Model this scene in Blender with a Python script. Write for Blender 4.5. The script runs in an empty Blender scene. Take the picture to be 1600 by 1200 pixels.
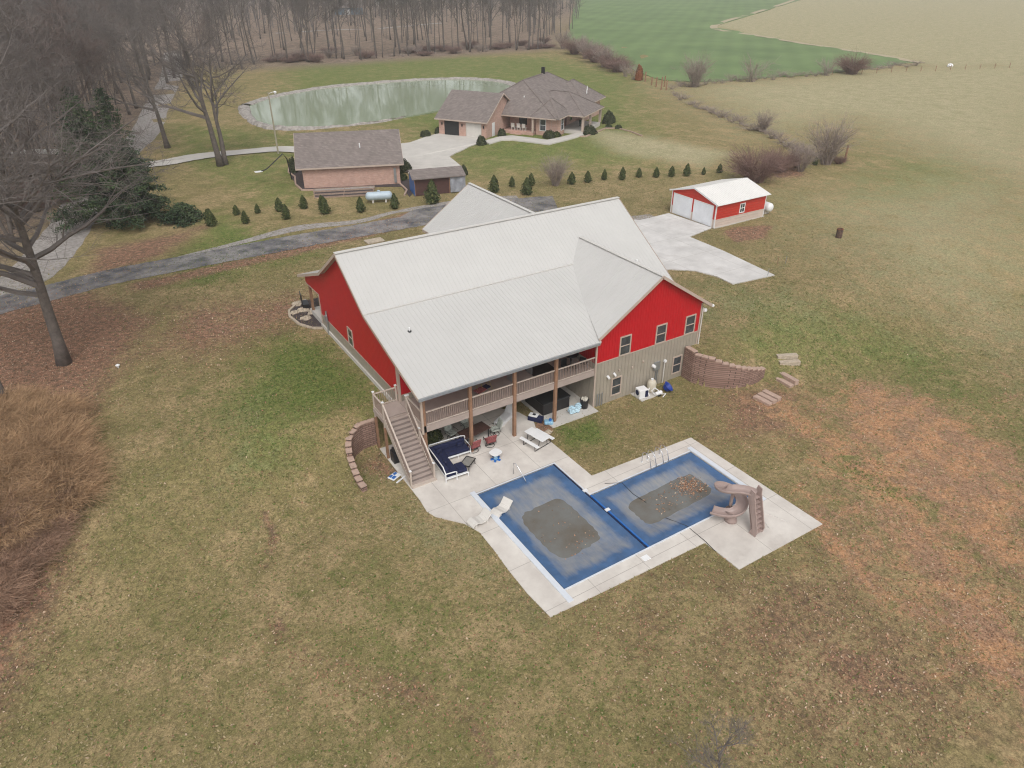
import bpy, bmesh, math, random
import numpy as np
from mathutils import Vector, Matrix
from mathutils.geometry import tessellate_polygon
S = bpy.context.scene
C = S.collection
R = math.radians
# ---------------------------------------------------------------- camera, world, sun, exposure
CAM = Vector((-14.05, -31.92, 26.42)); YAW = 0.563432; PITCH = 0.536726; FOC = 1115.88
cd = bpy.data.cameras.new('camera'); cam = bpy.data.objects.new('camera', cd); C.objects.link(cam)
cd.sensor_fit = 'HORIZONTAL'; cd.sensor_width = 36.0; cd.lens = FOC / 1600 * 36.0
cd.clip_start = 0.5; cd.clip_end = 6000
cam.location = CAM; cam.rotation_euler = (math.pi / 2 - PITCH, 0, -YAW)
S.camera = cam
SUN_EL, SUN_AZ = R(52), R(205)          # azimuth clockwise from +Y
w = bpy.data.worlds.new('World'); S.world = w; w.use_nodes = True
nt = w.node_tree; bg = nt.nodes['Background']
sky = nt.nodes.new('ShaderNodeTexSky'); sky.sky_type = 'NISHITA'; sky.sun_disc = False
sky.sun_elevation = SUN_EL; sky.sun_rotation = SUN_AZ
sky.air_density = 1.0; sky.dust_density = 4.0; sky.ozone_density = 1.0
hs = nt.nodes.new('ShaderNodeHueSaturation'); hs.inputs['Saturation'].default_value = 0.12
nt.links.new(sky.outputs[0], hs.inputs['Color']); nt.links.new(hs.outputs[0], bg.inputs['Color'])
bg.inputs['Strength'].default_value = 0.14
sl = bpy.data.lights.new('sun', 'SUN'); so = bpy.data.objects.new('sun', sl); C.objects.link(so)
sl.energy = 0.55; sl.angle = R(25); sl.color = (1.0, 0.96, 0.9)
sd = Vector((math.sin(SUN_AZ) * math.cos(SUN_EL), math.cos(SUN_AZ) * math.cos(SUN_EL), math.sin(SUN_EL)))
so.rotation_euler = sd.to_track_quat('Z', 'Y').to_euler(); so.location = (0, 0, 60)
S.view_settings.view_transform = 'Standard'; S.view_settings.look = 'None'
S.view_settings.exposure = 0.34; S.view_settings.gamma = 1.0
S.render.engine = 'CYCLES'
S.cycles.use_denoising = True; S.cycles.denoising_prefilter = 'NONE';  S.cycles.filter_width = 1.15
S.cycles.max_bounces = 6; S.cycles.volume_bounces = 1; S.cycles.transparent_max_bounces = 6

# ---------------------------------------------------------------- helpers
def lk(o, parent=None):
    C.objects.link(o)
    if parent is not None: o.parent = parent
    return o
def tag(o, label=None, cat=None, group=None, kind=None):
    if label: o['label'] = label
    if cat: o['category'] = cat
    if group: o['group'] = group
    if kind: o['kind'] = kind
    return o
def thing(name, label, cat, loc=(0, 0, 0), rz=0, group=None):
    o = bpy.data.objects.new(name, None); o.empty_display_size = .3; lk(o)
    o.location = loc; o.rotation_euler = (0, 0, rz)
    return tag(o, label, cat, group)
class MB:
    def __init__(s): s.v = []; s.f = []
    def add(s, v, f):
        n = len(s.v); s.v += [tuple(p) for p in v]; s.f += [tuple(i + n for i in q) for q in f]; return s
    def box(s, x0, y0, z0, x1, y1, z1):
        return s.add([(x0,y0,z0),(x1,y0,z0),(x1,y1,z0),(x0,y1,z0),(x0,y0,z1),(x1,y0,z1),(x1,y1,z1),(x0,y1,z1)],
                     [(0,3,2,1),(4,5,6,7),(0,1,5,4),(1,2,6,5),(2,3,7,6),(3,0,4,7)])
    def cb(s, cx, cy, z0, sx, sy, h): return s.box(cx-sx/2, cy-sy/2, z0, cx+sx/2, cy+sy/2, z0+h)
    def bar(s, p, q, wd, ht, up=(0, 0, 1)):
        p = Vector(p); q = Vector(q); d = (q - p).normalized(); u = Vector(up)
        if abs(d.dot(u)) > .99: u = Vector((0, 1, 0))
        sx = d.cross(u).normalized() * wd / 2; uz = sx.cross(d).normalized() * ht / 2
        v = [p-sx-uz, p+sx-uz, p+sx+uz, p-sx+uz, q-sx-uz, q+sx-uz, q+sx+uz, q-sx+uz]
        return s.add(v, [(0,1,2,3),(7,6,5,4),(0,4,5,1),(1,5,6,2),(2,6,7,3),(3,7,4,0)])
    def tube(s, pts, rad, n=8, caps=True):
        pts = [Vector(p) for p in pts]
        if not hasattr(rad, '__len__'): rad = [rad] * len(pts)
        vs = []; fs = []; prev = None
        for i, p in enumerate(pts):
            a = pts[max(i-1, 0)]; b = pts[min(i+1, len(pts)-1)]; d = (b - a).normalized()
            if prev is None:
                prev = d.cross(Vector((0, 0, 1)) if abs(d.z) < .9 else Vector((1, 0, 0))).normalized()
            prev = (prev - d * prev.dot(d)).normalized(); y = d.cross(prev)
            for k in range(n):
                t = 2 * math.pi * k / n; vs.append(p + (prev * math.cos(t) + y * math.sin(t)) * rad[i])
        for i in range(len(pts) - 1):
            for k in range(n):
                a = i*n+k; b = i*n+(k+1) % n; fs.append((a, b, b+n, a+n))
        if caps: fs.append(tuple(range(n))[::-1]); fs.append(tuple(range(len(vs)-n, len(vs))))
        return s.add(vs, fs)
    def cyl(s, x, y, z0, z1, r, n=16, r2=None): return s.tube([(x, y, z0), (x, y, z1)], [r, r if r2 is None else r2], n)
    def prism(s, poly, z0, z1):
        n = len(poly); zz0 = z0 if callable(z0) else (lambda x, y: z0); zz1 = z1 if callable(z1) else (lambda x, y: z1)
        v = [(x, y, zz0(x, y)) for x, y in poly] + [(x, y, zz1(x, y)) for x, y in poly]
        tri = tessellate_polygon([[Vector((x, y, 0)) for x, y in poly]])
        f = []
        for t in tri:
            a, b, c = [Vector((poly[i][0], poly[i][1], 0)) for i in t]
            t = tuple(t) if (b-a).cross(c-a).z > 0 else tuple(t)[::-1]
            f.append(tuple(i + n for i in t)); f.append(t[::-1])
        area = sum(poly[i][0]*poly[(i+1) % n][1]-poly[(i+1) % n][0]*poly[i][1] for i in range(n))
        for i in range(n):
            j = (i+1) % n
            f.append((i, j, j+n, i+n) if area > 0 else (j, i, i+n, j+n))
        return s.add(v, f)
    def wall(s, pts, nrm, t):
        """planar polygon of 3-D points, thickness t away from nrm"""
        n = len(pts); nv = Vector(nrm) * t
        v = [Vector(p) for p in pts] + [Vector(p) - nv for p in pts]
        tri = tessellate_polygon([[Vector(p) for p in pts]]); f = []
        for q in tri:
            a, b, c = [Vector(pts[i]) for i in q]
            q = tuple(q) if (b-a).cross(c-a).dot(Vector(nrm)) > 0 else tuple(q)[::-1]
            f.append(q); f.append(tuple(i+n for i in q[::-1]))
        for i in range(n): j = (i+1) % n; f.append((i, i+n, j+n, j))
        return s.add(v, f)
    def lathe(s, prof, x=0, y=0, n=20):
        vs = []; fs = []
        for r, z in prof:
            for k in range(n):
                t = 2*math.pi*k/n; vs.append((x+r*math.cos(t), y+r*math.sin(t), z))
        for i in range(len(prof)-1):
            for k in range(n):
                a = i*n+k; b = i*n+(k+1) % n; fs.append((a, b, b+n, a+n))
        fs.append(tuple(range(n))[::-1]); fs.append(tuple(range(len(vs)-n, len(vs))))
        return s.add(vs, fs)
    def build(s, name, mt, parent=None, bevel=0, smooth=False, loc=None, rz=0):
        me = bpy.data.meshes.new(name); me.from_pydata([tuple(p) for p in s.v], [], s.f)
        me.materials.append(mt); me.validate(); 
        if smooth: me.polygons.foreach_set('use_smooth', [True]*len(me.polygons))
        me.update()
        bm = bmesh.new(); bm.from_mesh(me); bmesh.ops.recalc_face_normals(bm, faces=bm.faces); bm.to_mesh(me); bm.free()
        o = bpy.data.objects.new(name, me); lk(o, parent)
        if loc is not None: o.location = loc; o.rotation_euler = (0, 0, rz)
        if bevel:
            b = o.modifiers.new('bevel', 'BEVEL'); b.width = bevel; b.segments = 2; b.limit_method = 'ANGLE'; b.angle_limit = R(40)
        return o
def fastmesh(name, V, F, mt, parent=None, col=None, smooth=False):
    """V (n,3) array, F (m,k) array"""
    me = bpy.data.meshes.new(name); V = np.asarray(V, np.float32); F = np.asarray(F, np.int32)
    m, k = F.shape
    me.vertices.add(len(V)); me.vertices.foreach_set('co', V.ravel())
    me.loops.add(m*k); me.loops.foreach_set('vertex_index', F.ravel())
    me.polygons.add(m); me.polygons.foreach_set('loop_start', np.arange(0, m*k, k, dtype=np.int32))
    me.polygons.foreach_set('loop_total', np.full(m, k, np.int32))
    if smooth: me.polygons.foreach_set('use_smooth', np.ones(m, bool))
    me.update(calc_edges=True)
    if col is not None:
        at = me.color_attributes.new('tint', 'FLOAT_COLOR', 'POINT'); at.data.foreach_set('color', np.asarray(col, np.float32).ravel())
    me.materials.append(mt); o = bpy.data.objects.new(name, me); return lk(o, parent)

def mat(name, col, rough=.8, var=.12, scale=2.0, metal=0.0, bump=0.0, bscale=12.0, col2=None, thr=None, spec=None):
    m = bpy.data.materials.new(name); m.use_nodes = True; t = m.node_tree; p = t.nodes['Principled BSDF']
    p.inputs['Roughness'].default_value = rough; p.inputs['Metallic'].default_value = metal
    if spec is not None: p.inputs['Specular IOR Level'].default_value = spec
    tc = t.nodes.new('ShaderNodeTexCoord')
    n = t.nodes.new('ShaderNodeTexNoise'); n.inputs['Scale'].default_value = scale; n.inputs['Detail'].default_value = 6; n.inputs['Roughness'].default_value = .65
    t.links.new(tc.outputs['Object'], n.inputs['Vector'])
    r = t.nodes.new('ShaderNodeValToRGB'); r.color_ramp.elements[0].position = .3; r.color_ramp.elements[1].position = .7
    a = [max(0, c*(1-var)) for c in col]; b = [min(1, c*(1+var)) for c in (col2 or col)]
    if thr: r.color_ramp.elements[0].position, r.color_ramp.elements[1].position = thr
    r.color_ramp.elements[0].color = (*a, 1); r.color_ramp.elements[1].color = (*b, 1)
    t.links.new(n.outputs['Fac'], r.inputs[0]); t.links.new(r.outputs[0], p.inputs['Base Color'])
    if bump:
        n2 = t.nodes.new('ShaderNodeTexNoise'); n2.inputs['Scale'].default_value = bscale; n2.inputs['Detail'].default_value = 4
        t.links.new(tc.outputs['Object'], n2.inputs['Vector'])
        bp = t.nodes.new('ShaderNodeBump'); bp.inputs['Strength'].default_value = bump; bp.inputs['Distance'].default_value = .03
        t.links.new(n2.outputs['Fac'], bp.inputs['Height']); t.links.new(bp.outputs[0], p.inputs['Normal'])
    return m
def wallvec(t):
    tc = t.nodes.new('ShaderNodeTexCoord'); sp = t.nodes.new('ShaderNodeSeparateXYZ'); t.links.new(tc.outputs['Object'], sp.inputs[0])
    ad = t.nodes.new('ShaderNodeMath'); t.links.new(sp.outputs[0], ad.inputs[0]); t.links.new(sp.outputs[1], ad.inputs[1])
    cb = t.nodes.new('ShaderNodeCombineXYZ'); t.links.new(ad.outputs[0], cb.inputs[0]); t.links.new(sp.outputs[2], cb.inputs[1])
    return cb.outputs[0], ad.outputs[0], sp.outputs[2]
def siding(name, col, period, horizontal=False, rough=.45, var=.07, depth=.02, duty=.86):
    """ribbed sheet siding: narrow raised ribs every period metres"""
    m = mat(name, col, rough, var, 1.2); t = m.node_tree; p = t.nodes['Principled BSDF']
    v, xy, z = wallvec(t); src = z if horizontal else xy
    dv = t.nodes.new('ShaderNodeMath'); dv.operation = 'DIVIDE'; dv.inputs[1].default_value = period; t.links.new(src, dv.inputs[0])
    fr = t.nodes.new('ShaderNodeMath'); fr.operation = 'FRACT'; t.links.new(dv.outputs[0], fr.inputs[0])
    rp = t.nodes.new('ShaderNodeValToRGB'); e = rp.color_ramp.elements
    e[0].position = duty-.07; e[0].color = (0, 0, 0, 1); e[1].position = duty; e[1].color = (1, 1, 1, 1)
    e2 = rp.color_ramp.elements.new(.97); e2.color = (1, 1, 1, 1); e3 = rp.color_ramp.elements.new(1.0); e3.color = (0, 0, 0, 1)
    t.links.new(fr.outputs[0], rp.inputs[0])
    bp = t.nodes.new('ShaderNodeBump'); bp.inputs['Strength'].default_value = 1; bp.inputs['Distance'].default_value = depth
    t.links.new(rp.outputs[0], bp.inputs['Height']); t.links.new(bp.outputs[0], p.inputs['Normal'])
    return m
def brickmat(name, c1, c2, mortar, bw=.4, bh=.14, msz=.012, rough=.9, offset=.5, roof=False):
    m = bpy.data.materials.new(name); m.use_nodes = True; t = m.node_tree; p = t.nodes['Principled BSDF']; p.inputs['Roughness'].default_value = rough
    v, xy, z = wallvec(t)
    b = t.nodes.new('ShaderNodeTexBrick'); b.inputs['Scale'].default_value = 1; b.inputs['Brick Width'].default_value = bw
    b.inputs['Row Height'].default_value = bh; b.inputs['Mortar Size'].default_value = msz; b.offset = offset
    b.inputs['Color1'].default_value = (*c1, 1); b.inputs['Color2'].default_value = (*c2, 1); b.inputs['Mortar'].default_value = (*mortar, 1)
    t.links.new(v, b.inputs['Vector'])
    tc = t.nodes.new('ShaderNodeTexCoord'); n = t.nodes.new('ShaderNodeTexNoise'); n.inputs['Scale'].default_value = 1.3; n.inputs['Detail'].default_value = 8
    n.inputs['Roughness'].default_value = .75
    t.links.new(tc.outputs['Object'], n.inputs['Vector'])
    mr = t.nodes.new('ShaderNodeMapRange'); mr.inputs[3].default_value = .6; mr.inputs[4].default_value = 1.4; t.links.new(n.outputs['Fac'], mr.inputs[0])
    mx = t.nodes.new('ShaderNodeVectorMath'); mx.operation = 'SCALE'; t.links.new(b.outputs['Color'], mx.inputs[0]); t.links.new(mr.outputs[0], mx.inputs['Scale'])
    t.links.new(mx.outputs[0], p.inputs['Base Color'])
    bp = t.nodes.new('ShaderNodeBump'); bp.inputs['Strength'].default_value = .6; bp.inputs['Distance'].default_value = .015; bp.invert = True
    t.links.new(b.outputs['Fac'], bp.inputs['Height']); t.links.new(bp.outputs[0], p.inputs['Normal'])
    return m
M = {}
M['roof'] = mat('white_metal_roof', (.52, .508, .49), .5, .035, .35)
M['roofcap'] = mat('roof_cap', (.58, .56, .53), .5, .04)
M['red'] = siding('red_metal_siding', (.50, .004, .012), .23, depth=.035)
M['tan'] = siding('tan_board_siding', (.34, .30, .245), .30, depth=.05)
M['trim'] = mat('tan_trim', (.46, .37, .31), .6, .06)
M['conc'] = mat('concrete', (.52, .49, .45), .85, .10, .6, bump=.15, bscale=30)
M['conc_drive'] = mat('pale_concrete', (.55, .53, .51), .85, .11, .35, bump=.15, bscale=30)
M['wood'] = mat('brown_timber', (.27, .15, .09), .8, .22, 3, bump=.3, bscale=25)
M['deck'] = mat('deck_board', (.37, .30, .265), .75, .09, 1.5)
M['rail'] = mat('rail_vinyl', (.50, .42, .36), .6, .06)
M['white'] = mat('white_paint', (.75, .75, .75), .45, .05)
M['offwhite'] = mat('offwhite', (.6, .57, .53), .6, .06)
M['glass'] = mat('window_glass', (.05, .058, .065), .06, .6, 1.6, spec=.8)
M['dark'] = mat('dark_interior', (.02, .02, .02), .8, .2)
M['black'] = mat('black_plastic', (.015, .015, .017), .4, .2)
M['metal'] = mat('grey_metal', (.4, .42, .44), .4, .08, metal=.7)
M['chrome'] = mat('steel_tube', (.65, .66, .68), .25, .03, metal=.9)
M['navy'] = mat('navy_cushion', (.008, .012, .05), .9, .3, 6, bump=.3, bscale=8)
M['blue'] = mat('blue_plastic', (.02, .13, .42), .4, .1)
M['ltblue'] = mat('pale_blue_plastic', (.25, .45, .6), .35, .35, 9)
M['asphalt'] = mat('worn_asphalt', (.085, .085, .098), .9, .15, .6, col2=(.22, .205, .20), thr=(.35, .62), bump=.3, bscale=20)
M['gravel'] = mat('gravel', (.24, .215, .195), .95, .16, 2.5, col2=(.36, .33, .31), bump=.8, bscale=18)
M['slide'] = mat('beige_slide_plastic', (.36, .27, .245), .4, .06)
M['block'] = brickmat('retaining_block', (.24, .145, .115), (.31, .20, .16), (.07, .045, .035), .42, .15, .014)
M['blockcap'] = mat('block_cap', (.42, .30, .24), .9, .15, 4, bump=.3)
M['brick'] = brickmat('pink_brick', (.50, .30, .235), (.57, .37, .30), (.42, .33, .29), .30, .085, .008)
M['shingle'] = brickmat('grey_brown_shingle', (.17, .142, .13), (.225, .19, .175), (.14, .115, .105), .35, .16, .006)
M['hubs'] = mat('hot_tub_shell', (.018, .015, .015), .6, .2)
M['mulch'] = mat('dark_mulch', (.06, .045, .045), .95, .4, 8, bump=.8)
M['stone'] = mat('field_stone', (.42, .35, .27), .9, .25, 5, bump=.5)
# ---------------------------------------------------------------- terrain height
WL = [(-1.5, 4.0), (-2.4, 4.0), (-3.15, 3.65), (-3.65, 3.05), (-3.9, 2.2), (-4.0, 1.35), (-4.08, .6), (-4.0, -.1)]
WR = [(20.95, -.12), (20.9, -1.15), (21.35, -2.15), (22.2, -2.95), (23.3, -3.45), (24.5, -3.6), (25.5, -3.5)]
BOWL = WL + [(-4.1, -.6), (-5, -4), (-6, -9), (30, -9), (27, -5)] + WR[::-1] + [(20.95, 4.5), (0, 4.5)]
def smst(t): t = np.clip(t, 0, 1); return t*t*(3-2*t)
def inpoly(x, y, poly):
    x = np.asarray(x, float); y = np.asarray(y, float); r = np.zeros(x.shape, bool); n = len(poly)
    for i in range(n):
        x1, y1 = poly[i]; x2, y2 = poly[(i+1) % n]
        if y1 == y2: continue
        c = ((y1 > y) != (y2 > y)) & (x < (x2-x1)*(y-y1)/(y2-y1)+x1); r ^= c
    return r
def Hn(x, y):
    x = np.asarray(x, float); y = np.asarray(y, float)
    tl = np.clip((-4-x)/16, 0, 1); tr = np.clip((x-25.5)/20, 0, 1); tm = np.clip((x-21)/4.5, 0, 1)
    left = x < 8
    yc = np.where(left, 2.6-tl*.4, -4.8+2.2*tm-tr*1.0); wd = np.where(left, 3.0+tl*6, 2.6+tr*6.5)
    h = 2.3*smst((y-yc+wd)/(2*wd))
    h = np.where(inpoly(x, y, BOWL), 0.0, h)
    far = np.clip((np.hypot(x-10, y-5)-26)/30, 0, 1)
    h = h + far*(.10*np.sin(x*.21+1)*np.sin(y*.17)+.06*np.sin(x*.43+y*.31))*(h > -1)
    return h
def H(x, y): return float(Hn(np.array([x]), np.array([y]))[0])
_F = Vector((math.sin(YAW)*math.cos(PITCH), math.cos(YAW)*math.cos(PITCH), -math.sin(PITCH)))
_R = Vector((math.cos(YAW), -math.sin(YAW), 0)); _U = _R.cross(_F)
def ray(px, py): return (_F + _R*((px-800)/FOC) - _U*((py-600)/FOC))
def P(px, py, z=None):
    """photo pixel (1600x1200) -> world point on the terrain, or at height z"""
    d = ray(px, py)
    if z is not None: return CAM + d*((z-CAM.z)/d.z)
    zz = 2.3
    for _ in range(12):
        q = CAM + d*((zz-CAM.z)/d.z); zz = .5*zz+.5*H(q.x, q.y)
    q.z = H(q.x, q.y)
    return q
def PP(L, z=None): return [tuple(P(a, b, z)[:2]) for a, b in L]
# ---------------------------------------------------------------- ground sheet
def axis(dense, lo, hi):
    a = list(dense); s = a[1]-a[0]; x = a[-1]; st = a[-1]-a[-2]
    while x < hi: st *= 1.12; x += st; a.append(x)
    x = a[0]; st = a[1]-a[0]
    while x > lo: st *= 1.12; x -= st; a.insert(0, x)
    return np.array(a)
ax = np.concatenate([np.arange(-30, -5, .5), np.arange(-5, -1, .2), np.arange(-1, 20.5, .5), np.arange(20.5, 26.5, .2), np.arange(26.5, 60, .6)])
ay = np.concatenate([np.arange(-32, -4.5, .5), np.arange(-4.5, 5, .2), np.arange(5, 60, .6)])
GX = axis(ax, -1400, 1900); GY = axis(ay, -1400, 1900)
xx, yy = np.meshgrid(GX, GY); X = xx.ravel(); Y = yy.ravel()
Z = Hn(X, Y)
pool_hole = ((X > .6) & (X < 7.2) & (Y > -12.9) & (Y < -3.4)) | ((X > 6) & (X < 15.2) & (Y > -12.9) & (Y < -6.9))
Z = np.where(pool_hole, -.9, Z)
def sdist(poly):
    """signed distance (negative inside)"""
    d = np.full(X.shape, 1e9); n = len(poly)
    for i in range(n):
        x1, y1 = poly[i]; x2, y2 = poly[(i+1) % n]; dx, dy = x2-x1, y2-y1; L = dx*dx+dy*dy+1e-9
        t = np.clip(((X-x1)*dx+(Y-y1)*dy)/L, 0, 1); d = np.minimum(d, np.hypot(X-x1-t*dx, Y-y1-t*dy))
    return np.where(inpoly(X, Y, poly), -d, d)
def zone(px, feather): return np.clip(.5-sdist(PP(px))/feather*.5, 0, 1)
def zmax(*a): return np.maximum.reduce(a)
dirt = zmax(.6*zone([(1180, 640), (1290, 590), (1640, 700), (1640, 1180), (1480, 1060), (1330, 930), (1240, 800)], 4.0), .5*zone([(1130, 600), (1260, 590), (1300, 680), (1180, 680)], 2.0), .85*zone([(1330, 590), (1420, 605), (1500, 645), (1620, 735), (1640, 900), (1540, 900), (1440, 800), (1350, 720), (1290, 650)], 2.0),
            .9*zone([(1380, 770), (1450, 800), (1640, 1060), (1640, 1160), (1500, 1010), (1400, 880)], 1.4),
            .5*zone([(1230, 600), (1330, 600), (1320, 690), (1230, 660)], 1.6), .45*zone([(1560, 560), (1640, 640), (1640, 760), (1500, 650)], 3),
            .85*zone([(1270, 780), (1330, 850), (1400, 930), (1380, 960), (1300, 880), (1250, 800)], 1.0))
green = zmax(1.0*zone([(430, 520), (520, 545), (590, 620), (500, 640), (420, 660)], 2), .8*zone([(430, 505), (530, 540), (600, 640), (520, 640), (400, 740), (330, 640)], 3), .8*zone([(330, 330), (460, 380), (520, 390), (300, 450), (260, 430)], 3),
             .85*zone([(1300, 700), (1350, 720), (1450, 790), (1400, 790), (1310, 740)], .8), .8*zone([(870, 665), (930, 650), (960, 690), (880, 700)], .8),
             .6*zone([(1100, 450), (1200, 450), (1500, 540), (1640, 700), (1560, 660), (1380, 590), (1150, 560)], 4), .55*zone([(1350, 240), (1500, 240), (1600, 290), (1500, 330), (1280, 330)], 6),
             .1*zone([(150, 800), (320, 760), (620, 1200), (200, 1200)], 4), .55*zone([(260, 190), (520, 210), (520, 300), (420, 330), (260, 250)], 3),
             .7*zone([(430, 90), (860, 85), (1010, 120), (1040, 260), (700, 280), (640, 210), (420, 160)], 9), .3*zone([(560, 860), (760, 900), (850, 1020), (700, 1190), (500, 1190), (480, 1000)], 3),
             .8*zone([(790, 1000), (1250, 1000), (1290, 1100), (1200, 1190), (900, 1190), (760, 1100)], 4)*.35)
trail = zmax(*[.9*zone([(a[0]-4, a[1]), (a[0], a[1]-4), (b[0]+4, b[1]), (b[0], b[1]+5)], .35) for a, b in zip([(430, 935), (440, 975), (470, 1015), (540, 1035), (600, 1058), (650, 1085), (700, 1102), (738, 1112), (745, 1150), (415, 800), (430, 845)], [(440, 975), (470, 1015), (540, 1035), (600, 1058), (650, 1085), (700, 1102), (738, 1112), (745, 1150), (775, 1195), (430, 845), (418, 880)])])
leaf = zmax(trail, .95*zone([(1128, 362), (1150, 355), (1205, 352), (1195, 372), (1150, 378)], .5), .9*zone([(1205, 262), (1225, 255), (1265, 275), (1215, 278)], 1.2), .45*zone([(1050, 900), (1640, 900), (1640, 1220), (1100, 1220)], 6), .95*zone([(-60, 490), (120, 450), (230, 500), (190, 560), (130, 640), (90, 900), (-60, 1150)], 2.6), .8*zone([(150, 390), (330, 350), (250, 400), (130, 440)], 2),
            .6*zone([(270, 480), (500, 450), (500, 500), (330, 560), (200, 560)], 3), .55*zone([(1120, 600), (1260, 600), (1250, 680), (1100, 690)], 2),
            .8*zone([(640, 330), (420, 395), (200, 445), (210, 455), (450, 402), (650, 350)], .8), .5*zone([(1080, 900), (1300, 850), (1500, 1000), (1640, 1200), (1250, 1200), (1100, 1000)], 5),
            .9*zone([(835, 640), (866, 662), (857, 690), (838, 672)], .25), .5*zone([(590, 700), (640, 745), (600, 750), (560, 730)], .6),
            .45*zone([(420, 980), (560, 1040), (700, 1060), (760, 1130), (640, 1120), (500, 1070)], 1.0), .4*zone([(830, 930), (1200, 860), (1330, 960), (1000, 1050)], 3))
wood_ = zmax(zone([(-400, 60), (0, 430), (100, 330), (230, 190), (300, 110), (430, 104), (640, 92), (880, 76), (902, 0), (900, -30), (-400, -30)], 3.0))
straw = zmax(.75*zone([(1060, 135), (1440, 100), (1700, 95), (1700, 330), (1480, 250), (1330, 190), (1200, 205)], 22), .5*zone([(1200, 300), (1480, 250), (1700, 300), (1700, 600), (1400, 500), (1250, 420)], 16), .35*zone([(1000, 440), (1300, 440), (1350, 540), (1120, 530)], 5), .9*zone([(1115, 42), (1250, -30), (1900, -30), (1900, 110), (1440, 98), (1200, 60)], 6),
             .75*zone([(900, 195), (1150, 240), (1100, 262), (960, 240)], 4), .3*zone([(300, 620), (480, 600), (420, 800), (330, 860)], 4), .35*zone([(560, 700), (760, 800), (870, 980), (620, 860)], 3))
crop = np.zeros(len(X))
nx, ny = len(GX), len(GY)
idx = np.arange(nx*ny).reshape(ny, nx)
F = np.stack([idx[:-1, :-1].ravel(), idx[:-1, 1:].ravel(), idx[1:, 1:].ravel(), idx[1:, :-1].ravel()], 1)
def gmat():
    m = bpy.data.materials.new('lawn_ground'); m.use_nodes = True; t = m.node_tree; p = t.nodes['Principled BSDF']; p.inputs['Roughness'].default_value = .95
    p.inputs['Specular IOR Level'].default_value = .15
    tc = t.nodes.new('ShaderNodeTexCoord')
    def noise(sc, det=5, rough=.6, dist=0):
        n = t.nodes.new('ShaderNodeTexNoise'); n.inputs['Scale'].default_value = sc; n.inputs['Detail'].default_value = det; n.inputs['Roughness'].default_value = rough
        n.inputs['Distortion'].default_value = dist; t.links.new(tc.outputs['Object'], n.inputs['Vector']); return n.outputs['Fac']
    def att(name):
        a = t.nodes.new('ShaderNodeAttribute'); a.attribute_name = name; s = t.nodes.new('ShaderNodeSeparateColor'); t.links.new(a.outputs['Color'], s.inputs[0]); return s.outputs
    def mth(op, a, b=None, c=None, clamp=False):
        n = t.nodes.new('ShaderNodeMath'); n.operation = op; n.use_clamp = clamp
        for i, q in enumerate((a, b, c)):
            if q is None: continue
            if isinstance(q, (int, float)): n.inputs[i].default_value = q
            else: t.links.new(q, n.inputs[i])
        return n.outputs[0]
    def mr(v, a, b): 
        n = t.nodes.new('ShaderNodeMapRange'); n.interpolation_type = 'SMOOTHSTEP'; t.links.new(v, n.inputs[0]); n.inputs[1].default_value = a; n.inputs[2].default_value = b; return n.outputs[0]
    def mix(f, a, b):
        n = t.nodes.new('ShaderNodeMix'); n.data_type = 'RGBA'
        if isinstance(f, float): n.inputs[0].default_value = f
        else: t.links.new(f, n.inputs[0])
        for i, q in ((6, a), (7, b)):
            if isinstance(q, tuple): n.inputs[i].default_value = (*q, 1)
            else: t.links.new(q, n.inputs[i])
        return n.outputs[2]
    z1 = att('mask1'); z2 = att('mask2')
    nA = noise(.09, 6, .62, .3); nB = noise(.45, 6, .7, .4); nC = noise(2.6, 6, .75); nD = noise(4.6, 6, .9, .8); nE = noise(14, 4, .85)
    def masked(mk, nz, amt, a=.32, b=.62): return mr(mth('MULTIPLY_ADD', mth('SUBTRACT', nz, .5), amt, mk), a, b)
    nM = mth('ADD', mth('MULTIPLY', nB, .55), mth('MULTIPLY', nC, .45)); nS = noise(.16, 7, .7, .5)
    base = mix(mr(nS, .38, .62), (.32, .235, .128), (.22, .178, .082))
    base = mix(mth('MULTIPLY', mr(nM, .40, .60), .85), base, (.155, .135, .055))
    base = mix(mth('MULTIPLY', mr(nC, .55, .75), .8), base, (.34, .24, .15))
    base = mix(mth('MULTIPLY', mr(noise(1.1, 7, .8, .4), .52, .68), .7), base, (.085, .105, .028))
    gk = mth('MULTIPLY', masked(z1[1], nM, 2.2, .15, .85), .85)
    base = mix(gk, base, mix(mr(nC, .38, .62), (.065, .115, .022), (.15, .175, .05)))
    base = mix(mth('MULTIPLY', masked(z2[0], nM, 1.6, .15, .65), .92), base, mix(mr(nM, .38, .62), (.37, .315, .20), (.26, .245, .135)))
    base = mix(mth('MULTIPLY', masked(z1[2], nM, 2.0, .15, .7), .9), base, mix(mr(nC, .38, .62), (.30, .16, .11), (.13, .085, .06)))
    n13 = noise(1.6, 7, .85, 1.0); dcol = mix(mr(nB, .42, .58), (.40, .215, .115), (.30, .175, .11)); dcol = mix(mth('MULTIPLY', mr(n13, .50, .60), .65), dcol, (.19, .135, .085)); dcol = mix(mth('MULTIPLY', mr(nC, .54, .66), .7), dcol, (.46, .33, .23))
    base = mix(mth('MULTIPLY', masked(z1[0], noise(.5, 8, .85, 1.0), 3.0, .3, .75), .92), base, dcol)
    base = mix(z2[1], base, mix(mr(nM, .38, .62), (.12, .09, .07), (.27, .20, .15)))
    # fine speckle of blades, thatch and litter
    lo = mr(nD, .32, .68); mul = t.nodes.new('ShaderNodeMapRange'); t.links.new(nD, mul.inputs[0]); mul.inputs[1].default_value = .28; mul.inputs[2].default_value = .72
    mul.inputs[3].default_value = .34; mul.inputs[4].default_value = 1.95
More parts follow.
